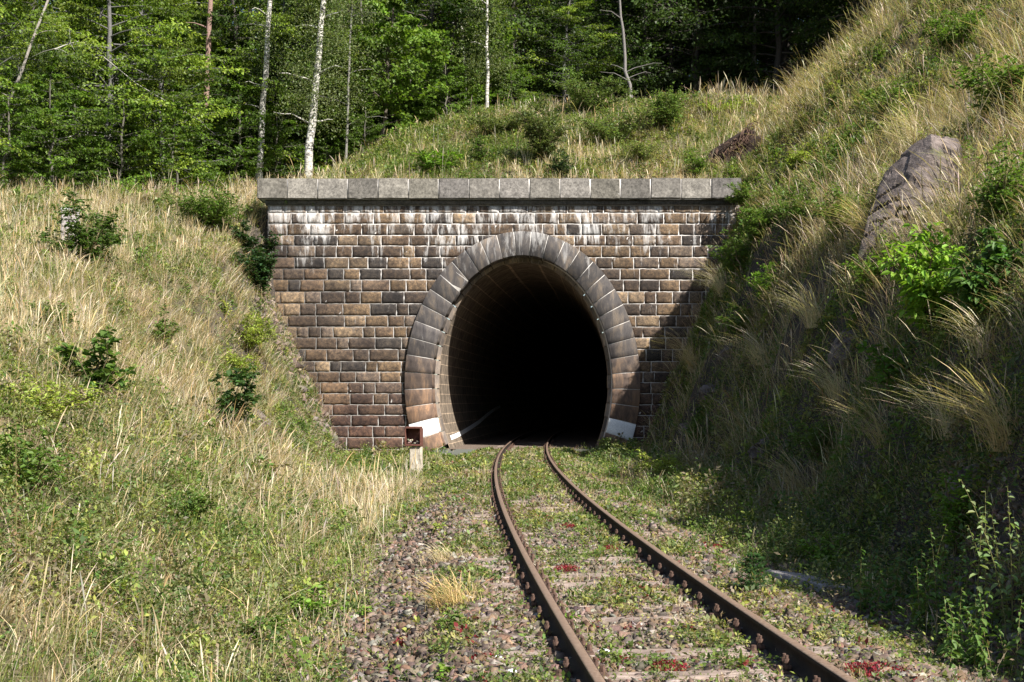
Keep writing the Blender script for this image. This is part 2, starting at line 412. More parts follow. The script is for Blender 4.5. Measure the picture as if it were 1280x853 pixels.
def stone(x0, x1, z0, z1, lowfac):
    w = x1 - x0
    n_x = max(4, int(w / .09)); n_z = 5
    J = .0105
    xs = np.linspace(x0 + J, x1 - J, n_x); zs = np.linspace(z0 + J, z1 - J, n_z)
    X, Z = np.meshgrid(xs, zs)
    X = X + rs.normal(0, .007, X.shape); Z = Z + rs.normal(0, .0055, Z.shape)
    e = np.minimum(np.minimum(X - x0, x1 - X), np.minimum(Z - z0, z1 - Z))
    bul = .010 + .014 * np.clip(e / .07, 0, 1) * rs.uniform(.3, 1.3) + rs.normal(0, .0075, X.shape)
    border = np.zeros_like(X, bool); border[0] = border[-1] = True; border[:, 0] = border[:, -1] = True
    bul[border] = .001 + rs.uniform(0, .004)
    Y = -bul
    V = np.stack([X, Y, Z], -1).reshape(-1, 3)
    i, j = np.meshgrid(np.arange(n_x - 1), np.arange(n_z - 1))
    Qs = np.stack([j * n_x + i, j * n_x + i + 1, (j + 1) * n_x + i + 1, (j + 1) * n_x + i], -1).reshape(-1, 4)
    idx = list(range(n_x)) + [k * n_x + n_x - 1 for k in range(1, n_z)] + [(n_z - 1) * n_x + k for k in range(n_x - 2, -1, -1)] + [k * n_x for k in range(n_z - 2, 0, -1)]
    Bk = V[idx].copy(); Bk[:, 1] = .02
    m_ = len(idx); o = len(V)
    Qb = [[idx[(k + 1) % m_], idx[k], o + k, o + (k + 1) % m_] for k in range(m_)]
    c = .62 * np.array([1.0, .985, .95]) * palette[rs.choice(len(palette), p=[.18, .18, .18, .14, .12, .12, .08])] * rs.uniform(.65, 1.2)
    c = c * (1 - lowfac) + np.array([.095, .055, .043]) * rs.uniform(.7, 1.2) * lowfac
    acc.add(np.concatenate([V, Bk]), np.concatenate([Qs, np.array(Qb)]), c)
XL, XR = -9.15 - CX, 9.6 - CX
for k in range(len(rows) - 1):
    z0, z1 = rows[k], rows[k + 1]
    i_ = hw(A_IN, B_IN, z0, z1, max); o_ = hw(A_OUT, B_OUT, z0, z1, min)
    lim = 0 if (i_ == 0 and o_ == 0) else .5 * (max(i_, 0) + o_)
    spans = [(XL, XR)] if lim == 0 else [(XL, -lim), (lim, XR)]
    low = float(np.clip((2.6 - z0) / 2.5, 0, .75))
    for s0, s1 in spans:
        x = s0
        while x < s1 - 1e-6:
            w = rs.choice([.45, .6, .75, .85, .95, 1.05]) * rs.uniform(.93, 1.07)
            x2 = x + w
            if s1 - x2 < .33: x2 = s1
            stone(x, x2, z0, z1, low); x = x2
part('stone_courses', acc.mesh('stone_courses'), M['ashlar'], portal)
# backing wall of mortar with the opening left out
acc = Acc(); th = np.linspace(0, 2 * PI, 97)
am, bm_ = .5 * (A_IN + A_OUT), .5 * (B_IN + B_OUT)
inner = np.stack([am * np.cos(th), bm_ * np.sin(th) + CZ], 1)
outer = []
for t in th:
    dx, dz = math.cos(t) * am, math.sin(t) * bm_
    ks = []
    if dx > 1e-9: ks.append((XR) / dx)
    if dx < -1e-9: ks.append((XL) / dx)
    if dz > 1e-9: ks.append((8.98 - CZ) / dz)
    if dz < -1e-9: ks.append((-3.3 - CZ) / dz)
    kk = min(k for k in ks if k > 0); outer.append((dx * kk, CZ + dz * kk))
outer = np.array(outer); outer[:, 0] = outer[:, 0]
for (tx, tz) in ((XR, 8.98), (XL, 8.98), (XL, -3.3), (XR, -3.3)):
    d = np.hypot(outer[:, 0] - tx, outer[:, 1] - tz); outer[np.argmin(d)] = (tx, tz)
n = len(th)
V = np.concatenate([np.c_[inner[:, 0], np.zeros(n), inner[:, 1]], np.c_[outer[:, 0], np.zeros(n), outer[:, 1]],
                    np.c_[outer[:, 0], np.full(n, .95), outer[:, 1]], np.c_[inner[:, 0], np.full(n, .95), inner[:, 1]]])
Qm = []
for i in range(n - 1):
    for r_ in range(3): Qm.append([r_ * n + i, r_ * n + i + 1, (r_ + 1) * n + i + 1, (r_ + 1) * n + i])
acc.add(V, Qm, (.4, .4, .4)); part('mortar_backing', acc.mesh('mortar_backing'), M['mortar'], portal)
# arch ring
tt = np.linspace(R(-29), R(209), 2000)
arc = np.r_[0, np.cumsum(np.hypot(np.diff(A_OUT * np.cos(tt)), np.diff(B_OUT * np.sin(tt))))]
NV = 33; cuts = np.interp(np.linspace(0, arc[-1], NV + 1), arc, tt)
def voussoir(t0, t1, col, k):
    a_ = Acc(); g = .010; proud = .17; deep = .66
    aa = np.linspace(t0, t1, 4)
    P = []
    for t in aa:
        for (A_, B_) in ((A_IN, B_IN), (A_OUT, B_OUT)):
            P.append([A_ * math.cos(t), B_ * math.sin(t) + CZ])
    P = np.array(P).reshape(4, 2, 2)
    tan = P[-1].mean(0) - P[0].mean(0); tan /= np.linalg.norm(tan)
    P[0] += tan * g; P[-1] -= tan * g
    bv = .018
    cen = P.reshape(-1, 2).mean(0)
    def shrink(Pp, s):
        r = Pp.copy(); r[0] += tan * s; r[-1] -= tan * s
        rad = (r[:, 1] - r[:, 0]); rad /= np.linalg.norm(rad, axis=1)[:, None]
        r[:, 0] += rad * s; r[:, 1] -= rad * s; return r
    layers = [(shrink(P, bv), -proud), (P, -proud + bv), (P, deep)]
    V = []
    for Pp, y in layers:
        loop = np.concatenate([Pp[:, 0], Pp[::-1, 1]])
        V.append(np.c_[loop[:, 0] + .07 * max(0, y), np.full(8, y), loop[:, 1]])
    V = np.concatenate(V)
    V[:8, 1] += rs.normal(0, .004, 8) + rs.normal(0, .006)
    Qv = []
    for l in range(2):
        for i in range(8):
            j = (i + 1) % 8; Qv.append([l * 8 + i, l * 8 + j, (l + 1) * 8 + j, (l + 1) * 8 + i])
    for i in range(3): Qv.append([i, 7 - i, 6 - i, i + 1])
    a_.add(V, Qv, col); return a_.mesh('voussoir')
white_idx = []
for k in range(NV):
    tm = .5 * (cuts[k] + cuts[k + 1]); zc = B_OUT * .92 * math.sin(tm) + CZ
    if abs(zc - .78) < .34 and not any((math.cos(cuts[q]) > 0) == (math.cos(tm) > 0) for q in white_idx): white_idx.append(k)
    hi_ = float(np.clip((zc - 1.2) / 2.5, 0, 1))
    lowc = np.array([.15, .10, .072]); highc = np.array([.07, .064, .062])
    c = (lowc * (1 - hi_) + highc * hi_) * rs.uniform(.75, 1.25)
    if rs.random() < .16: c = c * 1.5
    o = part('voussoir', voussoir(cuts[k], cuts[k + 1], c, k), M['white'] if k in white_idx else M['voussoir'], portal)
    if k in white_idx: o['label'] = 'white painted arch stone near the ground'
# mortar bed between arch stones
acc = Acc(); tq = np.linspace(R(-29), R(209), 120); V = []
for t in tq:
    V += [[(A_IN + .012) * math.cos(t), .65, (B_IN + .012) * math.sin(t) + CZ], [(A_IN + .012) * math.cos(t), -.152, (B_IN + .012) * math.sin(t) + CZ],
          [(A_OUT - .012) * math.cos(t), -.152, (B_OUT - .012) * math.sin(t) + CZ], [(A_OUT - .012) * math.cos(t), .01, (B_OUT - .012) * math.sin(t) + CZ]]
Qm = [[4 * i + r_, 4 * i + 4 + r_, 4 * i + 5 + r_, 4 * i + 1 + r_] for i in range(len(tq) - 1) for r_ in range(3)]
acc.add(V, Qm, (.4, .4, .4)); part('arch_mortar', acc.mesh('arch_mortar'), M['mortar'], portal)
# inner toothed ring and the lining behind it
acc = Acc()
for k in range(NV):
    t0, t1 = cuts[k] + .004, cuts[k + 1] - .004
    for y0, y1 in ((.64, .64 + rs.choice([.3, .45, .55])),):
        s = rs.uniform(.0, .03)
        L_ = []
        for t in np.linspace(t0, t1, 4):
            L_.append([(3.25 - s) * math.cos(t) + .045, y0, (4.68 - s) * math.sin(t) + CZ]); L_.append([(3.60) * math.cos(t) + .045, y0, (5.0) * math.sin(t) + CZ]); L_.append([(3.25 - s) * math.cos(t) + .06, 1.35, (4.68 - s) * math.sin(t) + CZ])
        Qv = [[3 * i, 3 * i + 3, 3 * i + 4, 3 * i + 1] for i in range(3)] + [[3 * i + 2, 3 * i + 5, 3 * i + 3, 3 * i] for i in range(3)]
        acc.add(L_, Qv, np.array([.20, .17, .145]) * rs.uniform(.6, 1.4))
part('inner_arch_ring', acc.mesh('inner_arch_ring'), M['voussoir'], portal)
acc = Acc(); tl_ = np.linspace(R(-33), R(213), 64); yl = np.r_[.655, .66, np.arange(1.3, 90, 1.5)]
def tun_c(y):  # offset of the tunnel axis from its mouth
    return float(track_x(YW + y) - track_x(YW))
V = []
for y in yl:
    o_ = .04 if y >= 1.3 else .08
    for t in tl_: V.append([(3.21 + o_ - .04 * (y > 1)) * math.cos(t) + tun_c(y) + .035 * min(y, 12), y, (4.64 + o_ - .04) * math.sin(t) + CZ])
m_ = len(tl_)
Qm = [[i * m_ + j, (i + 1) * m_ + j, (i + 1) * m_ + j + 1, i * m_ + j + 1] for i in range(len(yl) - 1) for j in range(m_ - 1)]
acc.add(V, Qm, (.1, .1, .1)); part('tunnel_lining', acc.mesh('tunnel_lining', True), M['lining'], portal)
# flat cap added across the far end to keep the tube dark
acc = Acc(); c_ = tun_c(88.5); acc.add([[c_ - 6, 88.5, -4], [c_ + 6, 88.5, -4], [c_ + 6, 88.5, 8], [c_ - 6, 88.5, 8]], [[0, 1, 2, 3]], (.02, .02, .02))
part('tunnel_end_cap', acc.mesh('tunnel_end_cap'), M['lining'], portal)
# white guide line painted on the left lining
acc = Acc(); V = []
yy_ = np.arange(1.4, 24, .6)
for y in yy_:
    z = .12 + 1.25 * float(sstep(0, 30, y)); 
    for zz in (z, z + .17):
        s = (zz - CZ) / 4.64; V.append([-3.21 * math.sqrt(1 - s * s) + tun_c(y) + .035 * min(y, 12) + .014, y, zz])
acc.add(V, [[2 * i, 2 * i + 2, 2 * i + 3, 2 * i + 1] for i in range(len(yy_) - 1)], (.8, .8, .8))
part('guide_line', acc.mesh('guide_line'), M['white'], portal)
# coping
x = -9.50 - CX; end = 8.55 - CX
nb = 16; wb = (end - x) / nb
for k in range(nb):
    bm = bmesh.new(); bmesh.ops.create_cube(bm, size=1)
    w_ = wb - .022
    bmesh.ops.scale(bm, vec=(w_, 1.25, .75), verts=bm.verts)
    bmesh.ops.bevel(bm, geom=list(bm.edges), offset=.022, segments=2, affect='EDGES')
    bmesh.ops.subdivide_edges(bm, edges=[e for e in bm.edges if e.calc_length() > .4], cuts=4, use_grid_fill=True)
    for v in bm.verts: v.co += Vector((0, rs.normal(0, .004), rs.normal(0, .003)))
    bmesh.ops.translate(bm, vec=(x + wb * (k + .5), .625 - .34 + rs.uniform(-.018, .018), 9.18 + .375 + rs.uniform(-.012, .012)), verts=bm.verts)
    me = bpy.data.meshes.new('coping_stone'); bm.to_mesh(me); bm.free()
    a_ = me.attributes.new('tint', 'FLOAT_COLOR', 'POINT'); c = np.array([.185, .17, .15]) * rs.uniform(.7, 1.3) * np.array([1, 1, rs.uniform(.93, 1.06)])
    a_.data.foreach_set('color', np.tile(np.r_[c, 1], len(me.vertices)).astype(np.float32))
    part('coping_stone', me, M['coping'], portal)
acc = Acc(); acc.add(*boxv(-9.48 - CX, end - .02, -.315, .8, 9.205, 9.90), (.4, .4, .4)); part('coping_mortar', acc.mesh('coping_mortar'), M['mortar'], portal)
acc = Acc()      # dark strip standing in for the coping's shadow, thin pale bed above
acc.add(*boxv(XL - .08, end - .1, -.10, .9, 8.982, 9.17), (.12, .11, .10)); acc.add(*boxv(-9.40 - CX, end - .1, -.22, .88, 9.172, 9.185), (.4, .4, .38))
part('coping_shade_strip', acc.mesh('coping_shade_strip'), M['coping'], portal)

# ------------------------------------------------------------------ railway track
track = thing('railway_track', 'rusty single track curving into the tunnel over weathered sleepers', 'railway track', (0, 0, 0))
prof = [(-.062, -.165), (.062, -.165), (.062, -.152), (.012, -.135), (.010, -.045), (.034, -.036), (.036, -.006), (.028, 0), (-.028, 0), (-.036, -.006), (-.034, -.036), (-.010, -.045), (-.012, -.135), (-.062, -.152)]
ys = np.arange(-6, 92, .5)
for s in (-1, 1):
    V = []; 
    for y in ys:
        sl = -.0947 + .0029 * y; nrm = np.array([1, -sl]) / math.hypot(1, sl); c = np.array([float(track_x(y)), y]) + nrm * s * .7525
        for (u, z) in prof: V.append([c[0] + nrm[0] * u, c[1] + nrm[1] * u, z])
    k = len(prof); Qr = []; mi = []
    for i in range(len(ys) - 1):
        for j in range(k):
            j2 = (j + 1) % k; Qr.append([i * k + j, i * k + j2, (i + 1) * k + j2, (i + 1) * k + j]); mi.append(1 if j in (7, 8) else 0)
    me = quad_mesh('rail', V, Qr, None, False, mi); me.materials.append(M['rail_side']); me.materials.append(M['rail_top'])
    part('rail', me, None, track)
def bm_box(bm, w, d, h, c, bev=.01):
    r = bmesh.ops.create_cube(bm, size=1)['verts']
    bmesh.ops.scale(bm, vec=(w, d, h), verts=r); bmesh.ops.translate(bm, vec=c, verts=r)
    es = list({e for v in r for e in v.link_edges})
    bmesh.ops.bevel(bm, geom=es, offset=bev, segments=1, affect='EDGES')
sl_mesh = []
for v_ in range(4):
    bm = bmesh.new(); bmesh.ops.create_cube(bm, size=1); bmesh.ops.scale(bm, vec=(2.5, .25, .16), verts=bm.verts)
    bmesh.ops.bevel(bm, geom=list(bm.edges), offset=.018, segments=1, affect='EDGES')
    bmesh.ops.subdivide_edges(bm, edges=[e for e in bm.edges if e.calc_length() > .5], cuts=11)
    for v in bm.verts: v.co += Vector((rs.normal(0, .008), rs.normal(0, .007), rs.normal(0, .006)))
    me = bpy.data.meshes.new('sleeper'); bm.to_mesh(me); bm.free(); me.materials.append(M['sleeper']); sl_mesh.append(me)
bm = bmesh.new()
bm_box(bm, .36, .17, .018, (0, 0, -.166), .004)
for sx in (-1, 1):
    bm_box(bm, .045, .09, .04, (sx * .088, 0, -.135), .01)
    for sy in (-1, 1):
        r = bmesh.ops.create_cone(bm, cap_ends=True, segments=8, radius1=.013, radius2=.012, depth=.085)['verts']; bmesh.ops.translate(bm, vec=(sx * .098, sy * .028, -.095), verts=r)
        r = bmesh.ops.create_cone(bm, cap_ends=True, segments=6, radius1=.022, radius2=.02, depth=.026)['verts']; bmesh.ops.translate(bm, vec=(sx * .098, sy * .028, -.09), verts=r)
    r = bmesh.ops.create_cone(bm, cap_ends=True, segments=6, radius1=.024, radius2=.02, depth=.045)['verts']; bmesh.ops.translate(bm, vec=(sx * .155, .05 * sx, -.14), verts=r)
chair_me = bpy.data.meshes.new('rail_chair'); bm.to_mesh(chair_me); bm.free(); chair_me.materials.append(M['rust'])
y = 4.2; kq = 0
while y < 54:
    sl = -.0947 + .0029 * y; ang = -math.atan(sl)
    o = part('sleeper', sl_mesh[kq % 4], None, track); o.location = (float(track_x(y)), y, -.252 + rs.uniform(-.006, .004)); o.rotation_euler = (0, 0, ang + rs.normal(0, .008))
    for s in (-1, 1):
        c = part('rail_chair', chair_me, None, o); c.location = (s * .7525, 0, .252)
    y += .655; kq += 1

# ------------------------------------------------------------------ stuff: ballast, grass, weeds
OUT = spot(1140, 262)
def near_out(x, y): return np.exp(-(((x - OUT[0]) / .75) ** 2 + ((y - OUT[1] + .5) / 1.0) ** 2) ** 2)
def in_view(x, y, m=2.8): return np.abs(x) < .4267 * y + m
def scatter(n, x0, x1, y0, y1, pw=0.0, rng=RNG):
    """points in a rectangle, thinner with distance when pw>0"""
    x = rng.uniform(x0, x1, n); u = rng.random(n)
    if pw == 1: pw = 1.001
    if pw == 0: y = y0 + (y1 - y0) * u
    else:
        p = 1 - pw; y = (y0 ** p + (y1 ** p - y0 ** p) * u) ** (1 / p)
    k = in_view(x, y); return x[k], y[k]
def slope_at(x, y):
    e = .15; return np.hypot((H(x + e, y) - H(x - e, y)) / (2 * e), (H(x, y + e) - H(x, y - e)) / (2 * e))

def rocks(acc, P, size, col, flat=.42):
    n = len(P)
    cube = np.array([[-1, -1, -1], [1, -1, -1], [1, 1, -1], [-1, 1, -1], [-1, -1, 1], [1, -1, 1], [1, 1, 1], [-1, 1, 1]]) * .5
    V = np.tile(cube, (n, 1, 1)) * RNG.uniform(.25, 1.05, (n, 8, 3)) * np.array([1.15, .8, flat]) * size[:, None, None]
    a = RNG.uniform(0, 2 * PI, n); b = RNG.normal(0, .5, n); c = RNG.normal(0, .5, n)
    ca, sa = np.cos(a), np.sin(a); x = V[..., 0].copy(); y = V[..., 1].copy(); z = V[..., 2].copy()
    y, z = y * np.cos(b)[:, None] - z * np.sin(b)[:, None], y * np.sin(b)[:, None] + z * np.cos(b)[:, None]
    x, z = x * np.cos(c)[:, None] - z * np.sin(c)[:, None], x * np.sin(c)[:, None] + z * np.cos(c)[:, None]
    x, y = x * ca[:, None] - y * sa[:, None], x * sa[:, None] + y * ca[:, None]
    V = np.stack([x, y, z], -1) + P[:, None]
    q = np.array([[0, 3, 2, 1], [4, 5, 6, 7], [0, 1, 5, 4], [1, 2, 6, 5], [2, 3, 7, 6], [3, 0, 4, 7]])
    acc.add(V.reshape(-1, 3), (np.arange(n)[:, None, None] * 8 + q).reshape(-1, 4), np.repeat(col, 8, axis=0))
ballast_cols = np.array([[.115, .086, .066], [.155, .118, .09], [.08, .063, .053], [.185, .15, .12], [.145, .088, .06], [.17, .115, .082], [.22, .195, .165]])
acc = Acc()
x, y = scatter(210000, -6, 6.5, 5.0, 50, 1.25)
d = x - track_x(y)
side = np.where(d < 0, 1 - sstep(2.3, 3.1, -d), 1 - sstep(1.8, 2.9, d))
far = 1 - .5 * sstep(16, 40, y)
dens = side * far * np.where(np.abs(d) < .72, .8, 1.0) * (.45 + .9 * fbm(x * .9, y * .5, 88))
heap = np.exp(-(((x - 3.35) / .8) ** 2 + ((y - 11.0) / 3.0) ** 2)); dens = np.maximum(dens, heap)
on_sl = (np.abs(((y - 4.2) / .655 + .5) % 1.0 - .5) < .21) & (np.abs(d) < 1.22)
dens = dens * np.where(on_sl, .13, 1.0)
k = RNG.random(len(x)) < dens; x = x[k]; y = y[k]
sz = RNG.lognormal(math.log(.078), .38, len(x)) * (1 + y * .006) * np.where(np.abs(x - track_x(y)) < 1.25, .68, 1.0)
P = np.stack([x, y, H(x, y) + .012 + .0 * x], 1); d = x - track_x(y)
P[:, 2] += np.where(np.abs(d) < 1.2, -.008, .0)
rocks(acc, P, np.clip(sz, .03, .16), jit(ballast_cols[RNG.integers(0, 7, len(x))] * 1.12, len(x), .16, .05))
tag(link('ballast', acc.mesh('ballast'), M['stone']), 'brown and grey broken stone ballast round the rusty rails', 'ballast', kind='stuff')

STRAW = np.array([.56, .45, .28]); STRAW2 = np.array([.66, .57, .41]); GOLD = np.array([.47, .34, .165]); GREY = np.array([.45, .38, .32])
GRN = np.array([.14, .19, .045]); GRN2 = np.array([.24, .28, .075]); OLV = np.array([.24, .235, .09])
def dryness(x, y):
    n = fbm(x * .33, y * .28, 55); n2 = fbm(x * 1.1, y * 1.0, 56)
    left = sstep(13, 24, y) * (x < -2)
    v = n * .9 + n2 * .45 - .675 + np.where(x < 0, -.02 + .26 * left - .10 * (1 - sstep(13, 20, y)) - .18 * sstep(34, 40, y) * (x > -9) - .22 * sstep(26, 31, y) * sstep(-7.2, -6.0, x) , .06)
    v = v - .22 * sstep(46, 52, y)  * (x > -6) * (x < 9)
    return np.clip(v * 2.6 + .5, 0, 1)
def grass_field(name, label, n, x0, x1, y0, y1, pw, hmul, prob, dry_shift=0, tall=True, clump=1.0, wmul=1.0):
    acc = Acc()
    x, y = scatter(n, x0, x1, y0, y1, pw)
    k = RNG.random(len(x)) < prob(x, y); x = x[k]; y = y[k]
    # gather the points in tussocks
    g = 0.42 * clump
    gx = np.floor(x / g); gy = np.floor(y / g)
    cx_ = (gx + .2 + .6 * _hash(gx, gy, 3)) * g; cy_ = (gy + .2 + .6 * _hash(gx, gy, 8)) * g
    pull = RNG.uniform(0, .75, len(x)); bx = x + (cx_ - x) * pull; by = y + (cy_ - y) * pull
    hh = (.45 + 1.0 * _hash(gx, gy, 13) ** 1.4) * RNG.uniform(.35, 1.1, len(x)) * hmul * (.6 + .4 * sstep(12, 26, by)) * (.6 + .8 * fbm(bx * .5, by * .5, 57))
    dr = np.clip(dryness(bx, by) + dry_shift + .35 * (_hash(gx, gy, 21) - .5), 0, 1)
    isdry = RNG.random(len(x)) < (.12 + .83 * dr)
    t = RNG.random((len(x), 1))
    cd = np.where(t < .35, STRAW, np.where(t < .6, STRAW2, np.where(t < .82, GOLD, GREY)))
    if name == 'hillside_grass': cd = np.where(t < .3, STRAW * .8, np.where(t < .5, STRAW2 * .92, np.where(t < .75, np.array([.34, .235, .15]), GREY * .8)))
    t2 = RNG.random((len(x), 1)) * (1 if name != 'trackside_grass' else 1.0) + (.25 if name == 'trackside_grass' else 0); cg = np.where(t2 < .45, GRN, np.where(t2 < .75, GRN2, OLV))
    col = jit(np.where(isdry[:, None], cd, cg), len(x), .16, .05)
    hh = hh * np.where(isdry, 1.0, .62)
    if name == 'hillside_grass': hh = hh * (1 - .6 * (1 - sstep(3.3, 4.6, bx - track_x(np.clip(by, 0, 47))))) * (1 - .25 * sstep(30, 40, by) * (by < 45))
    if name == 'bank_grass': hh = hh * (1 - .55 * sstep(26, 31, by) * sstep(-7.2, -6.0, bx))
    outaz = np.arctan2(by - cy_, bx - cx_)
    az = outaz + RNG.normal(0, 1.2, len(x))
    # stems lean downhill / with the wind
    e = .3; gxs = (H(bx + e, by) - H(bx - e, by)) / (2 * e)
    lx = np.cos(az) * .6 - np.clip(gxs, -1, 1) * np.where(bx > 0, .33, .5) + np.where(bx < 0, .12, -.1); ly = np.sin(az) * .6 - .1
    az = np.arctan2(ly, lx)
    lean = np.clip(RNG.gamma(2.2, .2, len(x)) + .25 * np.abs(np.clip(gxs, -1, 1)), .04, 1.7)
    w = (.0036 + .00015 * by) * RNG.uniform(.7, 1.5, len(x)) * wmul
    P = np.stack([bx, by, H(bx, by) - .03], 1)
    hd = isdry & (RNG.random(len(x)) < (.30 if name == 'hillside_grass' else .16 if tall else .05))
    for sel, head in ((~hd, False), (hd, True)):
        hk = hh[sel] * (1.3 if head else 1.0)
        blades(acc, P[sel], hk, w[sel] * (1.25 if head else 1), lean[sel] * (.75 if head else 1), az[sel], col[sel], head)
    print(name, acc.n // 8)
    return tag(link(name, acc.mesh(name), M['grass']), label, 'grass', kind='stuff')
def p_left(x, y):
    d = track_x(np.clip(y, 0, 47)) - x
    v = sstep(2.3, 3.4, d); v = v * (.62 + .6 * fbm(x * .8, y * .8, 61))
    v = v * (1 - .8 * (np.exp(-((x + 6.3) / .6) ** 2) * sstep(38, 43, y)))
    return np.where((y < 45.0) | (x < -9.4), v, 0)
def p_near_track(x, y):
    d = x - track_x(np.clip(y, 0, 47))
    v = .16 + .6 * sstep(.42, .58, fbm(x * 1.4, y * .7, 62)) * (1 + .6 * sstep(16, 30, y))
    return v * (np.abs(d) < 3.4) * (np.abs(np.abs(d) - .75) > .10) * (y < 44.5)
def p_right(x, y):
    d = x - track_x(np.clip(y, 0, 47)); s = slope_at(x, y)
    v = sstep(2.0, 3.0, d) * (.35 + .85 * fbm(x * .8, y * .8, 63))
    v = v * (1 - .45 * sstep(1.5, 2.4, s) * (y < 44)) * (1 - .97 * near_out(x, y))
    return np.where((y < 44.9) | (x > 8.15), np.maximum(v, .35 * (y > 43)), 0)
def p_top(x, y): return np.where(y > 45.95, (.35 + .8 * fbm(x * .7, y * .7, 64)) * (1 - .75 * sstep(54, 60, y)), 0)
grass_field('bank_grass', 'tall dry straw coloured grass covering the sunny left bank', 520000, -24, -1, 6.0, 54, 1.0, .68, p_left, wmul=.9)
grass_field('trackside_grass', 'short mixed grass growing through the ballast beside the rails', 260000, -6, 6, 5.5, 45, 1.0, .17, p_near_track, .1, False, wmul=.6)
grass_field('hillside_grass', 'long bleached grass hanging over the steep right bank', 400000, 2.2, 26, 6.0, 58, .8, .92, p_right, .26, clump=1.3, wmul=.95)
grass_field('hilltop_grass', 'mixed green and dry grass on the mound above the portal coping', 130000, -11, 14, 45.9, 62, 0, .68, p_top, .0)

WG = np.array([[.10, .16, .035], [.15, .22, .045], [.20, .22, .09], [.08, .13, .035], [.28, .31, .08], [.23, .19, .12]])
def weed_field(name, label, n, x0, x1, y0, y1, pw, hmul, prob, lmul=1.0, per=14, reds=.0):
    acc = Acc(); x, y = scatter(n, x0, x1, y0, y1, pw)
    k = RNG.random(len(x)) < prob(x, y); x = x[k]; y = y[k]; m = len(x)
    sp = fbm(x * .5, y * .5, 91)
    ci = np.clip((sp * 1.6 - .3) * 6 + RNG.normal(0, 1.3, m), 0, 5.99).astype(int)
    base = WG[ci] * RNG.uniform(.8, 1.15, (m, 1))
    if name == 'trackside_weeds': base = base * [1.1, 1.0, 1.1]
    isr = RNG.random(m) < reds; base[isr] = [.22, .04, .045]
    hh = hmul * RNG.uniform(.3, 1.2, m) * (.6 + .8 * fbm(x * 1.1, y * 1.1, 93))
    idx = np.repeat(np.arange(m), per); t = RNG.random(len(idx))
    rr = .35 * hmul + .05; a = RNG.uniform(0, 2 * PI, len(idx))
    rad = RNG.uniform(0, 1, len(idx)) * rr * (1 - .5 * t)
    P = np.stack([x[idx] + np.cos(a) * rad, y[idx] + np.sin(a) * rad, 0 * t], 1)
    P[:, 2] = H(P[:, 0], P[:, 1]) + hh[idx] * t
    L = (.022 + .0012 * y[idx]) * np.repeat(np.clip(RNG.lognormal(0, .38, m), .4, 1.7), per) * RNG.uniform(.6, 1.3, len(idx)) * lmul
    leaves(acc, P, a + RNG.normal(0, .7, len(idx)), RNG.normal(.2, .6, len(idx)), L, L * .5, jit(base[idx], len(idx), .15, .06), hi=False)
    print(name, m * per)
    return tag(link(name, acc.mesh(name), M['leaf']), label, 'weeds', kind='stuff')
weed_field('bank_weeds', 'leafy green and yellow-green weeds growing low on the left bank', 100000, -24, -1, 6, 50, .8, .26,
           lambda x, y: np.where(y < 44.8, 1, x < -9.5) * sstep(2.2, 3.2, track_x(np.clip(y, 0, 47)) - x) * (.22 + .5 * sstep(.47, .57, fbm(x * .9, y * .8, 94) + .11 * (1 - sstep(12, 26, y)) + .07 * sstep(34, 40, y) * (x > -9))), per=16)
weed_field('trackside_weeds', 'small bright green weeds scattered among the sleepers and ballast', 110000, -5, 6, 5.5, 45, 1.0, .09,
           lambda x, y: (np.abs(np.abs(x - track_x(y)) - .75) > .12) * (np.abs(x - track_x(y)) < 4) * (y < 44.8) * (1 - .75 * (np.abs(((y - 4.2) / .655 + .5) % 1.0 - .5) < .2) * (np.abs(x - track_x(y)) < 1.22)) * (.16 + .84 * sstep(.45, .57, fbm(x * 1.5, y * .8, 95) + .06 * sstep(14, 26, y))) * (1 - .85 * (x - track_x(y) < -1.75) * (x - track_x(y) > -2.45) * (1 - sstep(17, 25, y))) * (1 - .7 * np.exp(-(((x - 3.35) / .8) ** 2 + ((y - 11.0) / 3.0) ** 2))), per=10, reds=.012)
weed_field('hillside_weeds', 'leafy weeds and brambles scattered over the right bank', 100000, 2.4, 24, 6, 56, .7, .32,
           lambda x, y: np.where(y < 44.8, 1, x > 8.8) * (1 - .9 * near_out(x, y)) * sstep(1.7, 2.6, x - track_x(np.clip(y, 0, 47))) * (.2 + .8 * sstep(.45, .56, fbm(x * .8, y * .8, 96))), per=15)
weed_field('hilltop_weeds', 'green herbs among the grass above the portal coping', 24000, -10, 12, 46.5, 60, 0, .42,
           lambda x, y: .15 + .85 * sstep(.42, .56, fbm(x * .6, y * .6, 97) + .1 * sstep(0, 5, x)), per=14)

weed_field('bank_herbs', 'knee-high leafy herbs in patches on the left bank', 13000, -24, -1, 6, 50, .9, .5,
           lambda x, y: np.where(y < 44.8, 1, x < -9.5) * sstep(2.6, 3.4, track_x(np.clip(y, 0, 47)) - x) * sstep(.50, .57, fbm(x * .75, y * .75, 194) + .05 * (y < 18)), per=60, lmul=1.25)
weed_field('hillside_herbs', 'knee-high leafy herbs and brambles in patches on the right bank', 26000, 2.6, 24, 6, 56, .7, .6,
           lambda x, y: np.where(y < 44.8, 1, x > 8.4) * (1 - .95 * near_out(x, y)) * sstep(2.2, 3.0, x - track_x(np.clip(y, 0, 47))) * (.08 + .92 * sstep(.49, .57, fbm(x * .6, y * .6, 196))), per=60, lmul=1.2)
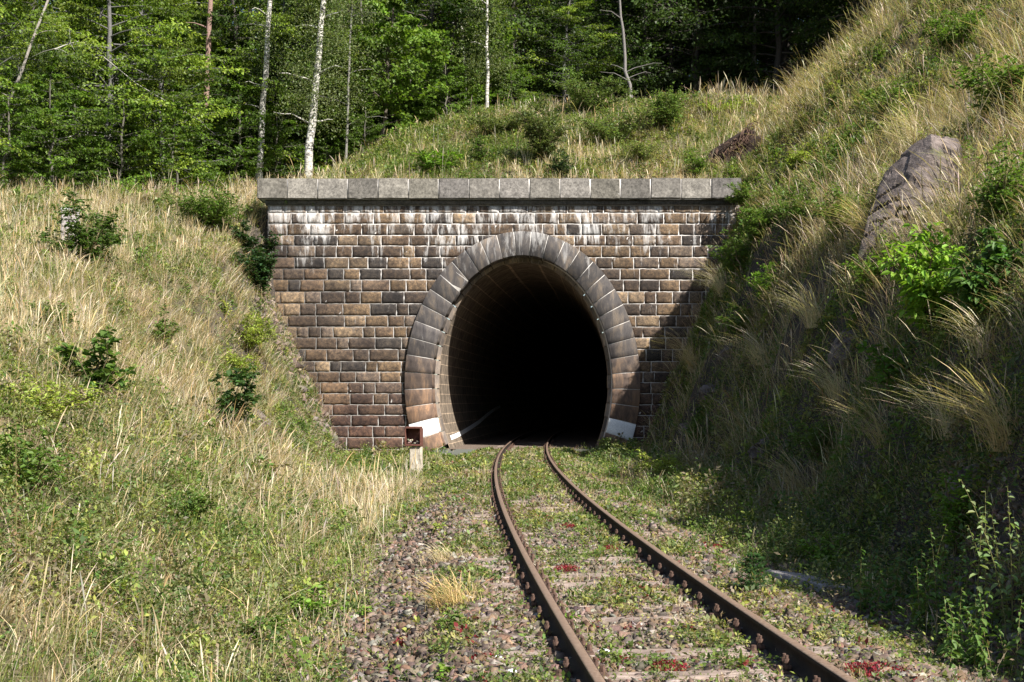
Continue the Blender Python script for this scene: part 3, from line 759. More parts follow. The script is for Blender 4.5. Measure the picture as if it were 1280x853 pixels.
# ------------------------------------------------------------------ shrubs and single plants
def shrub_meshes(rx, rz, n, L, col, seed, asp=.55, hi=True, stems=9, el0=.1, drop=0.0):
    rng = np.random.default_rng(seed); global RNG
    old = RNG; RNG = rng
    st = Acc(); lf = Acc()
    per = max(1, n // stems)
    for s in range(stems):
        az = rng.uniform(0, 2 * PI); r = rx * rng.uniform(.15, .95); h = rz * rng.uniform(.55, 1.0) * (1 - .35 * r / rx)
        pts = [np.array([rx * .12 * math.cos(az), rx * .12 * math.sin(az), -.08])]
        for k in range(1, 6):
            t = k / 5
            pts.append(np.array([math.cos(az) * r * t ** 1.3, math.sin(az) * r * t ** 1.3, h * t - drop * h * t * t]) + rng.normal(0, .03 * rz, 3))
        pts = np.array(pts); tube(st, pts, np.linspace(.011, .004, 6) * max(1, rz), (.16, .12, .07), 5)
        # twigs with leaves
        tw = max(3, per // 14)
        for q in range(tw):
            t = rng.uniform(.22, 1); p = pts[0] + 0
            f = t * 5; i = min(int(f), 4); p = pts[i] + (pts[i + 1] - pts[i]) * (f - i)
            a2 = rng.uniform(0, 2 * PI); tl2 = rx * rng.uniform(.15, .45); e2 = rng.uniform(-.1, .7)
            dr = np.array([math.cos(a2) * math.cos(e2), math.sin(a2) * math.cos(e2), math.sin(e2)])
            tube(st, [p, p + dr * tl2 * .5, p + dr * tl2], [.005, .004, .002], (.15, .13, .06), 3)
            m = max(2, per // tw); tt_ = rng.uniform(.1, 1.05, m)
            P = p + dr * tl2 * tt_[:, None] + rng.normal(0, .015 * rx + .01, (m, 3))
            az_ = a2 + np.where(np.arange(m) % 2, 1, -1) * rng.uniform(.5, 1.4, m)
            LL = L * rng.uniform(.6, 1.25, m)
            leaves(lf, P, az_, rng.normal(el0, .35, m), LL, LL * asp, jit(np.asarray(col) * rng.uniform(.8, 1.2), m, .14, .06, rng), rng.normal(0, .4, m), hi)
    RNG = old
    return st.mesh('stems', True), lf.mesh('foliage')
def shrub(name, label, cat, px, py, rx, rz, n, L, col, seed, group=None, at=None, **kw):
    x, y, z = at if at else spot(px, py)
    if rz > .3 and y > 12 and seed != 210: rx *= 1.25; rz *= 1.3; n = int(n * 1.5); L *= 1.1
    t = thing(name, label, cat, (x, y, z - .03), 0, group)
    s, f = shrub_meshes(rx, rz, n, L, col, seed, **kw)
    part('stem', s, M['bark'], t); part('foliage', f, M['leaf'], t)
    return t
DK = (.085, .14, .035); MD = (.12, .19, .04); BR = (.16, .27, .04); YG = (.30, .36, .07); BL = (.07, .11, .05)
shrub('bush', 'dark green bush in front of the stone marker post on the left bank', 'bush', 105, 335, 1.1, 1.7, 2600, .10, DK, 1)
shrub('bush', 'narrow dark bush halfway up the left bank among dry grass', 'bush', 203, 448, .45, 1.15, 1000, .06, MD, 2)
shrub('bramble', 'broad leafed bramble with mid green leaves low on the left bank', 'bramble', 118, 500, .55, .9, 420, .11, (.10, .17, .04), 3, asp=.8)
shrub('bramble', 'dark leafed bramble trailing over grey rock on the left bank', 'bramble', 285, 545, .75, 1.25, 1000, .10, (.06, .11, .035), 4, asp=.75)
shrub('ivy', 'dark ivy growing on the upper left corner of the portal wall', 'ivy', 0, 0, .85, 2.3, 3200, .10, (.035, .065, .025), 5, at=(-9.55, 44.3, 5.9), asp=.8)
shrub('bush', 'dense low green bush left of the coping end', 'bush', 0, 0, 1.5, 1.5, 3200, .10, MD, 6, at=(-11.0, 43.6, hz(-11.0, 43.6)))
shrub('ivy', 'dark trailing ivy at the foot of the left rubble edge of the wall', 'ivy', 0, 0, .9, 1.6, 2200, .10, (.04, .08, .03), 7, at=(-9.0, 42.6, hz(-9.0, 42.6)), asp=.8)
shrub('bush', 'yellow-green bush below the ivy beside the portal wall', 'bush', 312, 440, .8, 1.0, 1500, .07, YG, 8)
shrub('bush', 'yellow-green bush on the bank left of the rubble', 'bush', 300, 480, .7, .8, 1000, .07, YG, 9)
shrub('bush', 'bright green low bush near the bottom of the left bank', 'bush', 385, 775, .42, .38, 620, .055, BR, 10, asp=.6)
shrub('bush', 'leafy green weed clump at the bottom left beside the gravel', 'bush', 320, 805, .38, .35, 500, .055, MD, 12)
shrub('bush', 'shadowy green bush at the far left edge low on the bank', 'bush', 30, 620, .7, .7, 1300, .06, MD, 13)
shrub('bramble', 'red and green bramble on bare soil low on the left bank', 'bramble', 322, 605, .5, .35, 500, .06, (.16, .13, .035), 14)
shrub('bush', 'round grey-green bush in the middle of the mound above the portal', 'bush', 678, 205, 1.15, 2.3, 4200, .10, (.13, .16, .065), 15)
shrub('fern', 'bright green fern on the mound above the portal left of the arch', 'fern', 545, 216, .75, .85, 300, .30, BR, 16, asp=.22, stems=12)
shrub('bush', 'small dark upright bush above the arch left of the round bush', 'bush', 597, 206, .45, 1.1, 800, .09, DK, 17)
shrub('bush', 'small bluish green bush on the coping right of the arch crown', 'bush', 700, 222, .6, .9, 900, .09, BL, 18)
shrub('bush', 'low green weeds peeping over the coping near its left end', 'bush', 438, 224, .45, .55, 420, .09, MD, 19)
shrub('bush', 'broad pale green bush on the right of the mound above the portal', 'bush', 770, 185, 1.6, 1.6, 3600, .10, (.17, .22, .08), 20)
shrub('bush', 'second broad green bush on the mound nearest the dark wood', 'bush', 830, 165, 1.5, 1.5, 3200, .10, (.14, .2, .06), 21)
shrub('bush', 'low green bush at the right end of the coping', 'bush', 868, 222, .7, .7, 1000, .08, MD, 22)
shrub('bush', 'leafy green bush against the right edge of the wall below the coping', 'bush', 925, 345, .9, 1.2, 1800, .08, MD, 201)
shrub('bush', 'bramble bush halfway down the right bank beside the arch', 'bush', 930, 425, .8, 1.0, 1500, .08, MD, 202)
shrub('bush', 'leafy bush overlapping the right end face of the coping', 'bush', 0, 0, .8, 1.1, 2000, .08, MD, 210, at=(8.5, 44.2, 8.75))
shrub('bush', 'rounded pale bush left of the round grey-green bush above the portal', 'bush', 625, 175, 1.2, 1.3, 2600, .10, (.15, .18, .07), 211)
shrub('bush', 'wide low bush at the wood edge behind the broad pale green bush', 'bush', 740, 145, 1.6, 1.5, 3000, .10, (.13, .18, .06), 212)
shrub('bush', 'yellow-green weeds in front of the dark wood at the right of the mound', 'bush', 800, 205, 1.0, .8, 1500, .09, (.2, .24, .08), 213)
shrub('bush', 'low creeping green bush over the rubble edge left of the portal', 'bush', 385, 455, .7, .6, 1500, .07, MD, 214)
shrub('bush', 'yellow-green creeper on the lower rubble edge left of the portal', 'bush', 415, 520, .7, .5, 1300, .07, YG, 215)
shrub('bush', 'green bush left of the narrow dark bush on the left bank', 'bush', 60, 420, .7, .6, 1300, .06, MD, 216)
shrub('bush', 'yellow-green bush near the left edge below the brambles', 'bush', 45, 530, .7, .5, 1400, .05, YG, 217)
shrub('bush', 'low green bush in the lower middle of the left bank', 'bush', 235, 660, .4, .35, 1100, .045, MD, 218)
shrub('bush', 'green bush left of the lower end of the rock outcrop', 'bush', 1060, 300, .8, .9, 1500, .07, MD, 203)
shrub('bush', 'yellow-green bush just above the dark washed-out hollow', 'bush', 905, 150, .9, .8, 1200, .09, YG, 204)
shrub('bush', 'tall green bush between the first bush and the upper right corner', 'bush', 1190, 70, 1.2, 1.2, 1800, .09, MD, 205)
shrub('bush', 'bush of fresh green leaves under the rock outcrop on its left', 'bush', 1095, 370, .6, .8, 1300, .06, BR, 206)
shrub('bush', 'dark green bush low in the shade below the thin tussock', 'bush', 1030, 590, .6, .8, 1200, .06, MD, 207)
shrub('bush', 'dark green bush low on the shaded bank right of the tunnel', 'bush', 880, 560, .8, .9, 1200, .07, MD, 208)
shrub('bush', 'leafy green bush behind the nettles on the right', 'bush', 1200, 690, .45, .8, 1200, .05, BR, 209)
shrub('shrub', 'bright green leafy shrub hanging below the rock outcrop', 'shrub', 1165, 420, .78, 1.35, 2100, .11, (.22, .36, .05), 23, asp=.45, el0=-.35, stems=16)
shrub('shrub', 'shaded green shrub right of the bright shrub under the rock outcrop', 'shrub', 1238, 400, .55, .85, 900, .11, (.07, .14, .03), 24, asp=.5, el0=-.3)
shrub('herb', 'bright green herb with lobed leaves in the shade on the right bank', 'herb', 1118, 500, .42, .9, 420, .085, (.11, .22, .04), 25, asp=.6)
shrub('bush', 'leafy green bush growing right beside the rock outcrop', 'bush', 1250, 290, .7, .9, 1600, .06, MD, 26)
shrub('bush', 'green leafy bush in the upper right corner of the hillside', 'bush', 1262, 150, 1.2, 1.2, 1800, .09, MD, 27)
shrub('bush', 'green bush beside the right edge of the portal wall', 'bush', 945, 310, .9, 1.3, 2000, .08, MD, 28)
shrub('bush', 'yellow-green leafy bush on the right bank level with the arch crown', 'bush', 960, 385, .85, 1.1, 1700, .075, BR, 29)
shrub('bush', 'small leafed green bush on the right bank above the shaded ledge', 'bush', 1000, 290, .9, 1.2, 1900, .075, MD, 30)
shrub('bush', 'yellowish low bush in the middle of the upper right hillside', 'bush', 1000, 215, .8, .6, 900, .08, YG, 31)
shrub('bush', 'green bush high on the right hillside under bleached grass', 'bush', 1110, 150, .9, 1.0, 1300, .08, MD, 32)
shrub('bush', 'yellow-green bush on the flat right of the tunnel mouth', 'bush', 835, 610, .75, .8, 1300, .06, YG, 33)
shrub('bush', 'green bush at the shade edge right of the track', 'bush', 905, 625, .55, .7, 900, .055, BR, 34)
shrub('bush', 'yellow-green weed clump behind the concrete slab', 'bush', 1035, 722, .35, .45, 620, .05, BR, 35)
shrub('bush', 'low green plant in the gravel at the bottom centre', 'bush', 560, 850, .20, .14, 160, .05, BR, 36, stems=6)
shrub('bush', 'small green plant beside the dry tuft left of the track', 'bush', 562, 790, .22, .26, 200, .045, MD, 37, stems=6)
shrub('bush', 'bright green plant at the edge of the gravel, bottom left of the track', 'bush', 432, 775, .22, .18, 170, .05, BR, 38, stems=6)
for i, (px, py, lb) in enumerate([(500, 640, 'yellow-green plant on the gravel verge below the marker post'), (545, 668, 'yellow-green plant nearest the left rail at the bend'), (700, 775, 'low green plant between the rails')]):
    shrub('weed_clump', lb, 'weed', px, py, .25, .2 if i < 2 else .07, 240, .04, YG if i < 2 else BR, 40 + i, stems=7)
# nettle-like tall stems, lower right
def stalks(name, label, cat, at, n, h, spread, L, col, seed, leafn=22, lean=.25):
    rng = np.random.default_rng(seed); st = Acc(); lf = Acc()
    for s in range(n):
        bx, by = rng.normal(0, spread, 2); a = rng.uniform(0, 2 * PI); hh = h * rng.uniform(.6, 1.05); ln = rng.uniform(0, lean) * hh
        tt_ = np.linspace(0, 1, 7); pts = np.stack([bx + math.cos(a) * ln * tt_ ** 2, by + math.sin(a) * ln * tt_ ** 2, -.08 + hh * tt_], 1)
        tube(st, pts, np.linspace(.006, .002, 7), (.17, .16, .06), 5)
        m = leafn; t = np.linspace(.15, 1, m); P = np.stack([np.interp(t, tt_, pts[:, q]) for q in range(3)], 1)
        az_ = np.where(np.arange(m) % 2, 0, PI) + (np.arange(m) // 2) * PI / 2 + rng.normal(0, .3, m)
        LL = L * rng.uniform(.7, 1.2, m) * (1.1 - .65 * t)
        leaves(lf, P, az_, rng.normal(-.25, .25, m), LL, LL * .5, jit(col, m, .13, .05, rng), rng.normal(0, .3, m), True)
    x, y, z = at; t = thing(name, label, cat, (x, y, z))
    part('stem', st.mesh('stem', True), M['bark'], t); part('foliage', lf.mesh('foliage'), M['leaf'], t); return t
sp_ = [(1180, 800, 11, 1.0, 'tall nettles left of centre in the lower right shade', (.14, .23, .06)),
       (1262, 800, 12, 1.25, 'tall pale nettles at the right edge of the picture', (.22, .29, .12)),
       (1110, 770, 8, .75, 'shorter nettles at the end of the gravel heap', (.10, .18, .05)),
       (1225, 845, 12, .7, 'low nettles in the bottom right corner', (.12, .2, .05)),
       (1150, 740, 8, .95, 'nettles standing in deep shade above the gravel heap', (.06, .11, .035)),
       (985, 690, 7, .6, 'small nettles at the foot of the right bank near the spruce', (.12, .2, .045)),
       (865, 590, 6, .9, 'pale seeding weeds at the foot of the bank near the tunnel', (.2, .24, .09))]
for i, (px, py, n_, h_, lb, c_) in enumerate(sp_):
    stalks('nettle_clump', lb, 'nettles', spot(px, py), n_, h_, .18, .11, c_, 60 + i, 28)
# dry single stalks on the left
stalks('mullein_stalk', 'tall brown dead mullein stalk at the left edge', 'dead stalk', spot(20, 800), 1, 1.75, .01, .06, np.array([.24, .17, .09]), 71, 90, .03)
stalks('dead_stalk', 'thin reddish dead stalk in the left foreground', 'dead stalk', spot(186, 850), 1, .95, .01, .03, np.array([.3, .14, .08]), 72, 10, .1)
stalks('dead_stalk', 'thin brown dead stalk near the middle of the left foreground', 'dead stalk', spot(395, 745), 1, 1.0, .01, .03, np.array([.26, .18, .1]), 73, 12, .1)
# arching grass tussocks on the right bank
def tussock(label, at, n, L, seed, col=STRAW2, bias=-1.0, w=.0055):
    global RNG
    old = RNG; RNG = np.random.default_rng(seed); acc = Acc()
    P = RNG.normal(0, .1, (n, 3)); P[:, 2] = -.05
    az = RNG.normal(PI if bias < 0 else 0, 1.0, n) - .35
    blades(acc, P, L * RNG.uniform(.5, 1.1, n), np.full(n, w) * RNG.uniform(.7, 1.4, n), RNG.uniform(.35, 1.5, n), az, jit(col, n, .14, .05), False)
    m = n // 3; P = RNG.normal(0, .08, (m, 3)); P[:, 2] = -.05; az = RNG.normal(PI, .9, m) - .35
    blades(acc, P, L * RNG.uniform(.9, 1.35, m), np.full(m, w * 1.2), RNG.uniform(.5, 1.2, m), az, jit(col, m, .14, .05), True)
    RNG = old
    return tag(link('grass_tussock', acc.mesh('grass_tussock'), M['grass'], loc=at), label, 'grass tussock', 'bleached tussocks on the right bank')
ts = [(880, 172, 120, .8, 'pale tussock on the left lip of the dark hollow'), (925, 160, 140, .9, 'pale tussock hanging over the upper right of the dark hollow'), (905, 215, 120, .7, 'short tussock below the dark hollow above the coping'),
      (1262, 560, 170, .85, 'largest bleached tussock arching out at the right edge'),
      (1190, 545, 120, .75, 'bleached tussock in shade left of the largest one'),
      (1235, 450, 90, .7, 'tussock below the shaded shrub near the right edge'),
      (1105, 560, 100, .8, 'loose arching tussock in the shade below the lobed herb'),
      (1050, 500, 150, .8, 'thin tussock on the dark rock face left of the lobed herb'),
      (955, 455, 170, 1.0, 'arching tussock on the ledge right of the arch'),
      (868, 465, 240, 1.5, 'fan shaped pale tussock leaning over the right side of the arch'),
      (905, 370, 200, 1.4, 'tussock in front of the right edge of the wall'),
      (1020, 410, 160, 1.0, 'tussock in the middle of the right bank'),
      (1090, 300, 160, .9, 'dry tussock at the lower left foot of the rock outcrop'),
      (1150, 185, 160, 1.0, 'dry tussock on top of the rock outcrop'),
      (800, 592, 160, .5, 'pale dry tussock at the right foot of the tunnel mouth'),
      (1000, 620, 150, .9, 'dark tussock hanging low on the bank beside the spruce')]
for i, (px, py, n_, L_, lb) in enumerate(ts):
    tussock(lb, spot(px, py), n_, L_, 100 + i, STRAW2 if i % 3 else STRAW)
o = tussock('short golden tuft between the gravel and the left rail', spot(572, 762), 220, .38, 130, GOLD * 1.15, w=.004); o['group'] = 'dry tufts in the gravel'
o = tussock('low golden tuft further up the gravel beside the rail', spot(560, 705), 150, .3, 131, STRAW, w=.004); o['group'] = 'dry tufts in the gravel'
# red stonecrop patches
def red_patch(label, px, py, r, seed):
    x, y, z = spot(px, py)
    global RNG
    old = RNG; RNG = np.random.default_rng(seed); acc = Acc(); n = int(900 * r / .2)
    a = RNG.uniform(0, 2 * PI, n); q = np.sqrt(RNG.random(n)) * r; P = np.stack([np.cos(a) * q, np.sin(a) * q, RNG.uniform(0, .07, n) * (1 - q / r * .6)], 1)
    LL = RNG.uniform(.014, .032, n)
    leaves(acc, P, RNG.uniform(0, 2 * PI, n), RNG.uniform(-.2, 1.2, n), LL, LL * .5, jit(np.where(RNG.random((n, 1)) < .8, [[.24, .022, .035]], [[.17, .12, .05]]), n, .25, .08))
    RNG = old
    return tag(link('red_stonecrop', acc.mesh('red_stonecrop'), M['leaf'], loc=(x, y, z)), label, 'stonecrop', 'red stonecrop patches along the track')
reds = [(1082, 788, .2, 'largest red stonecrop patch on the gravel heap right of the rails'), (1098, 842, .22, 'red stonecrop patch nearest the bottom right of the track'),
        (885, 685, .2, 'dark red stonecrop right of the rails below the tussock'), (605, 832, .13, 'red stonecrop at the bottom centre beside a white stone'),
        (508, 806, .10, 'small dark red stonecrop in the gravel left of centre'), (708, 715, .14, 'bright red stonecrop between the rails beside the inner rail'),
        (762, 690, .10, 'faint red stonecrop between the rails further up'), (835, 840, .14, 'red stonecrop between the rails at the bottom'),
        (803, 740, .11, 'scattered red stonecrop between the rails near the right rail'), (710, 660, .12, 'red stonecrop between the rails nearest the tunnel')]
for i, (px, py, r, lb) in enumerate(reds): red_patch(lb, px, py, r, 150 + i)
# small spruce right of the track
def spruce_meshes(h, r, seed, tiers=9, per=9, nl=26, ll=.05, col=(.05, .09, .03), droop=.15):
    rng = np.random.default_rng(seed); tr = Acc(); lf = Acc()
    tube(tr, [[0, 0, -.2], [0, 0, h * .5], [0, 0, h]], [h * .018, h * .010, h * .002], (.12, .08, .06), 7)
    for t in range(tiers):
        f = (t + .3) / tiers; z = h * (.04 + .93 * f); rr = r * (1 - f) ** .85 + .03 * h * .3
        for q in range(per):
            a = q / per * 2 * PI + t * 1.3 + rng.normal(0, .2); L = rr * rng.uniform(.7, 1.15)
            tip = np.array([math.cos(a) * L, math.sin(a) * L, L * (.25 - droop * 2)])
            p0 = np.array([0, 0, z]); mid = p0 + tip * .5 + np.array([0, 0, L * .06])
            tube(tr, [p0, mid, p0 + tip], [h * .004, h * .003, h * .001], (.1, .07, .05), 3)
            m = nl; s = rng.uniform(.1, 1.0, m); sd = np.where(np.arange(m) % 2, 1, -1)
            side = np.array([-math.sin(a), math.cos(a), 0]); off = rng.uniform(0, .28, m) * (1.1 - s) * L
            P = p0 + tip * s[:, None] + side * (sd * off)[:, None] + np.array([0, 0, -.1]) * (off)[:, None]
            leaves(lf, P, a + sd * rng.uniform(.3, 1.0, m), rng.normal(-.1, .25, m), ll * rng.uniform(.7, 1.3, m), ll * .22, jit(col, m, .15, .06, rng), rng.normal(0, .5, m))
    return tr.mesh('trunk', True), lf.mesh('foliage')
x, y, z = spot(942, 745); t = thing('spruce_sapling', 'tiny dark green spruce sapling right of the right rail', 'spruce', (x, y, z))
s, f = spruce_meshes(.42, .24, 3, 7, 9, 34, .045, (.045, .10, .03), -.1); part('trunk', s, M['bark'], t); part('foliage', f, M['leaf'], t)

# ------------------------------------------------------------------ rocks
def rock_mesh(rx, ry, rz, seed, rough=.22, cuts=10, sub=5):
    rng = np.random.default_rng(seed)
    bm = bmesh.new(); bmesh.ops.create_icosphere(bm, subdivisions=sub, radius=1)
    pl = []
    for k in range(cuts):
        v = rng.normal(0, 1, 3); v /= np.linalg.norm(v); pl.append((v, rng.uniform(.55, .88) if cuts < 20 else rng.uniform(.58, .8)))
    co = np.array([v.co[:] for v in bm.verts])
    for v, d in pl:
        e = co @ v - d; e = np.clip(e, 0, None); co = co - e[:, None] * v * .93
    nn = (fbm(co[:, 0] * 3 + 7 + co[:, 2] * 1.3, co[:, 1] * 3 + co[:, 2] * 2.6, seed) - .5)
    crack = np.abs(fbm(co[:, 0] * 2.2 + seed + co[:, 1], co[:, 2] * 4.2 + co[:, 1] * 1.5, seed + 9, 3) - .5)
    st_ = np.round((co[:, 2] * .8 + co[:, 0] * .5) * 5 + fbm(co[:, 0] * 2, co[:, 1] * 2, seed + 3) * 1.5) * .02
    nn = nn * rough + ((st_ * 37) % .05) - .20 * (1 - sstep(0, .035, crack))
    r = np.linalg.norm(co, axis=1)[:, None]; co = co * (1 + nn[:, None])
    co = co * np.array([rx, ry, rz])
    for v, c in zip(bm.verts, co): v.co = c
    me = bpy.data.meshes.new('rock'); bm.to_mesh(me); bm.free()
    return me
def rock(name, label, at, size, seed, rot=(0, 0, 0), group=None, cat='rock', **kw):
    me = rock_mesh(*size, seed, **kw); o = link(name, me, M['rock'], loc=at); o.rotation_euler = rot
    return tag(o, label, cat, group)
x, y, z = spot(1140, 262)
OUT = (x, y, z)
rock('rock_outcrop', 'large pinkish grey rock outcrop with a black crack jutting from the right hillside', (x + .05, y - .02, z + .05), (.98, .72, 1.9), 12, (R(-8), R(30), R(-12)), rough=.10, cuts=30, sub=6)
rk = [(885, 500, .55, .5, .6, 'shaded rock beside the right leg of the arch'), (910, 445, .5, .45, .5, 'grey rock on the dark ledge under the arching tussock'),
      (860, 535, .5, .4, .4, 'dark rock at the foot of the bank by the tunnel'), (960, 560, .6, .5, .45, 'dark rock low on the shaded bank'),
      (1060, 440, .5, .5, .6, 'dark rock in the middle of the shaded cutting face'), (1040, 380, .4, .35, .55, 'brown rock edge left of the bright shrub'),
      (1268, 340, .5, .5, .3, 'grey shaded ledge at the right edge'), (905, 395, .35, .35, .7, 'upright pale rock right of the wall'),
      (1215, 620, .5, .5, .5, 'nearly black rock low on the right bank')]
for i, (px, py, a_, b_, c_, lb) in enumerate(rk):
    x, y, z = spot(px, py); rock('rock', lb, (x + .22, y + .15, z - .15), (a_, b_, c_), 30 + i, (RNG.uniform(-.3, .3), R(20), RNG.uniform(-.5, .5)), 'rocks on the right bank', sub=5)
rk = [(325, 528, .28, .25, .35, 'grey rock half buried beside the dark bramble'), (432, 572, .22, .2, .2, 'small pale rock in grass near the foot of the left bank'),
      (300, 490, .2, .2, .2, 'small grey rock above the dark bramble'), (400, 470, .22, .2, .22, 'pinkish stone in the rubble edge, highest of them')]
for i, (px, py, a_, b_, c_, lb) in enumerate(rk):
    x, y, z = spot(px, py); rock('rock', lb, (x, y, z + .02), (a_, b_, c_), 50 + i, (0, R(-20), RNG.uniform(-1, 1)), 'rocks on the left bank', sub=4)
# rubble edge where the left bank meets the wall
acc = Acc(); n = 620
yy = RNG.uniform(41.5, 44.9, n); u = RNG.uniform(0, 1, n) ** .8
xx = -6.1 - 3.0 * u + RNG.normal(0, .16, n); P = np.stack([xx, yy, H(xx, yy) + .02], 1)
rocks(acc, P, RNG.lognormal(math.log(.20), .35, n), jit([.16, .125, .10], n, .3, .06), .6)
tag(link('rubble', acc.mesh('rubble'), M['stone']), 'pinkish rubble along the sloping left edge of the portal wall', 'rubble', kind='stuff')
# stone slab and white stones
x, y, z = spot(1022, 742); bm = bmesh.new(); bm_box(bm, .62, .95, .10, (0, 0, 0), .012)
me = bpy.data.meshes.new('slab'); bm.to_mesh(me); bm.free()
o = link('concrete_slab', me, M['greystone'], loc=(x + .05, y + .3, z + .05)); o.rotation_euler = (R(3), R(9), R(28)); tag(o, 'flat grey slab lying on the gravel at the foot of the right bank', 'slab')
for i, (px, py, s_, lb) in enumerate([(587, 755, .055, 'small white stone beside the golden tuft'), (623, 830, .06, 'white stone next to red stonecrop at the bottom centre'), (755, 822, .055, 'white stone between the rails'), (455, 823, .08, 'reddish brown stone in the gravel at the bottom left'), (637, 845, .05, 'chalky stone at the very bottom by the left rail')]):
    x, y, z = spot(px, py); me = rock_mesh(s_, s_ * .8, s_ * .6, 80 + i, .1, 9, 3); o = link('stone', me, M['white'] if i != 3 else M['rustbox'], loc=(x, y, z + .02)); tag(o, lb, 'stone', 'single stones in the gravel')
# eroded bank with roots right of the coping
x, y, z = spot(902, 200)
t = thing('eroded_bank', 'dark brown washed-out hollow with hanging roots above the right end of the coping', 'bank', (x, y, z))
me = rock_mesh(2.2, .9, .85, 66, .45, 4, 5); me.name = 'overhang'
m_soil, nt, out = new_mat('shaded_root_soil'); f_ = tex_noise(nt, 6, 7, .7, scaled(nt, (1, 1, 4))); finish(nt, out, ramp(nt, f_, [(.35, (.008, .006, .005)), (.7, (.05, .03, .022))]), .95, f_, .9, .06)  # soil near black, the shade of the cavity put into its colour
o = part('overhang', me, m_soil, t); o.rotation_euler = (0, R(-38), R(10)); o.location = (.25, .15, -.3)
acc = Acc(); rr_ = np.random.default_rng(4)
for k in range(90):
    p = np.array([rr_.uniform(-1.2, 1.2), -.55 + rr_.uniform(-.2, .1), 0]); p[2] = p[0] * .75 + rr_.uniform(.1, .5); L_ = rr_.uniform(.3, 1.0)
    pts = [p, p + [rr_.normal(0, .1), -.12, -L_ * .3], p + [rr_.normal(-.15, .15), -.16, -L_ * .7], p + [rr_.normal(-.25, .2), -.1, -L_]]
    tube(acc, pts, [.025, .02, .014, .006], np.array([.06, .036, .026]) * rr_.uniform(.4, 2.2), 5)
part('roots', acc.mesh('roots', True), M['bark'], t)

# ------------------------------------------------------------------ posts
# rusty box on a concrete post left of the tunnel mouth
x = -2.70; y = 33.8; z = hz(x, y)
t = thing('marker_post', 'short concrete post with an open rusty steel box on top, left of the tunnel mouth', 'post', (x, y, z), R(-6))
bm = bmesh.new(); bm_box(bm, .34, .26, 1.0, (0, 0, .33), .02)
bmesh.ops.subdivide_edges(bm, edges=[e for e in bm.edges if e.calc_length() > .2], cuts=5, use_grid_fill=True)
for v in bm.verts: v.co += Vector((rs.normal(0, .006), rs.normal(0, .006), 0))
me = bpy.data.meshes.new('post'); bm.to_mesh(me); bm.free(); part('post', me, M['concrete'], t)
bm = bmesh.new()
for w_, d_, h_, c_ in ((.46, .34, .02, (-.06, 0, .86)), (.02, .34, .50, (-.28, 0, 1.10)), (.02, .34, .50, (.16, 0, 1.10)), (.42, .02, .50, (-.06, .16, 1.10)), (.42, .34, .05, (-.06, -.02, 1.375)),
                       (.46, .02, .05, (-.06, -.18, .885)), (.03, .02, .46, (-.275, -.18, 1.12)), (.03, .02, .46, (.155, -.18, 1.12))):
    bm_box(bm, w_, d_, h_, c_, .004)
me = bpy.data.meshes.new('steel_box'); bm.to_mesh(me); bm.free(); part('steel_box', me, M['rustbox'], t)
acc = Acc()
rocks(acc, np.stack([rs.uniform(-.22, .1, 14), rs.uniform(-.1, .1, 14), rs.uniform(.9, 1.02, 14)], 1), rs.uniform(.06, .13, 14), jit([.35, .3, .24], 14, .3, .1)); part('debris', acc.mesh('debris'), M['stone'], t)
# old boundary stone on the left bank
def bstone(label, at, w, h, topc):
    t = thing('boundary_stone', label, 'marker stone', at, R(12))
    bm = bmesh.new(); bm_box(bm, w, w * .7, h + .4, (0, 0, h / 2 - .2), .03)
    bmesh.ops.subdivide_edges(bm, edges=[e for e in bm.edges if e.calc_length() > .15], cuts=4, use_grid_fill=True)
    for v in bm.verts: v.co += Vector((rs.normal(0, .012), rs.normal(0, .012), rs.normal(0, .01)))
    me = bpy.data.meshes.new('shaft'); bm.to_mesh(me); bm.free(); part('shaft', me, M['greystone'], t)
    bm = bmesh.new(); bm_box(bm, w * 1.04, w * .74, .07, (0, 0, h - .01), .02)
    me = bpy.data.meshes.new('cap'); bm.to_mesh(me); bm.free(); part('cap', me, topc, t); return t
x, y, z = spot(88, 318); bstone('weathered grey stone post with a white top in the grass of the left bank', (x, y, z), .50, 1.35, M['white'])
x, y, z = spot(921, 85); bstone('small grey boundary stone in shade on the skyline above the right hillside', (x, y, z), .40, .9, M['greystone'])

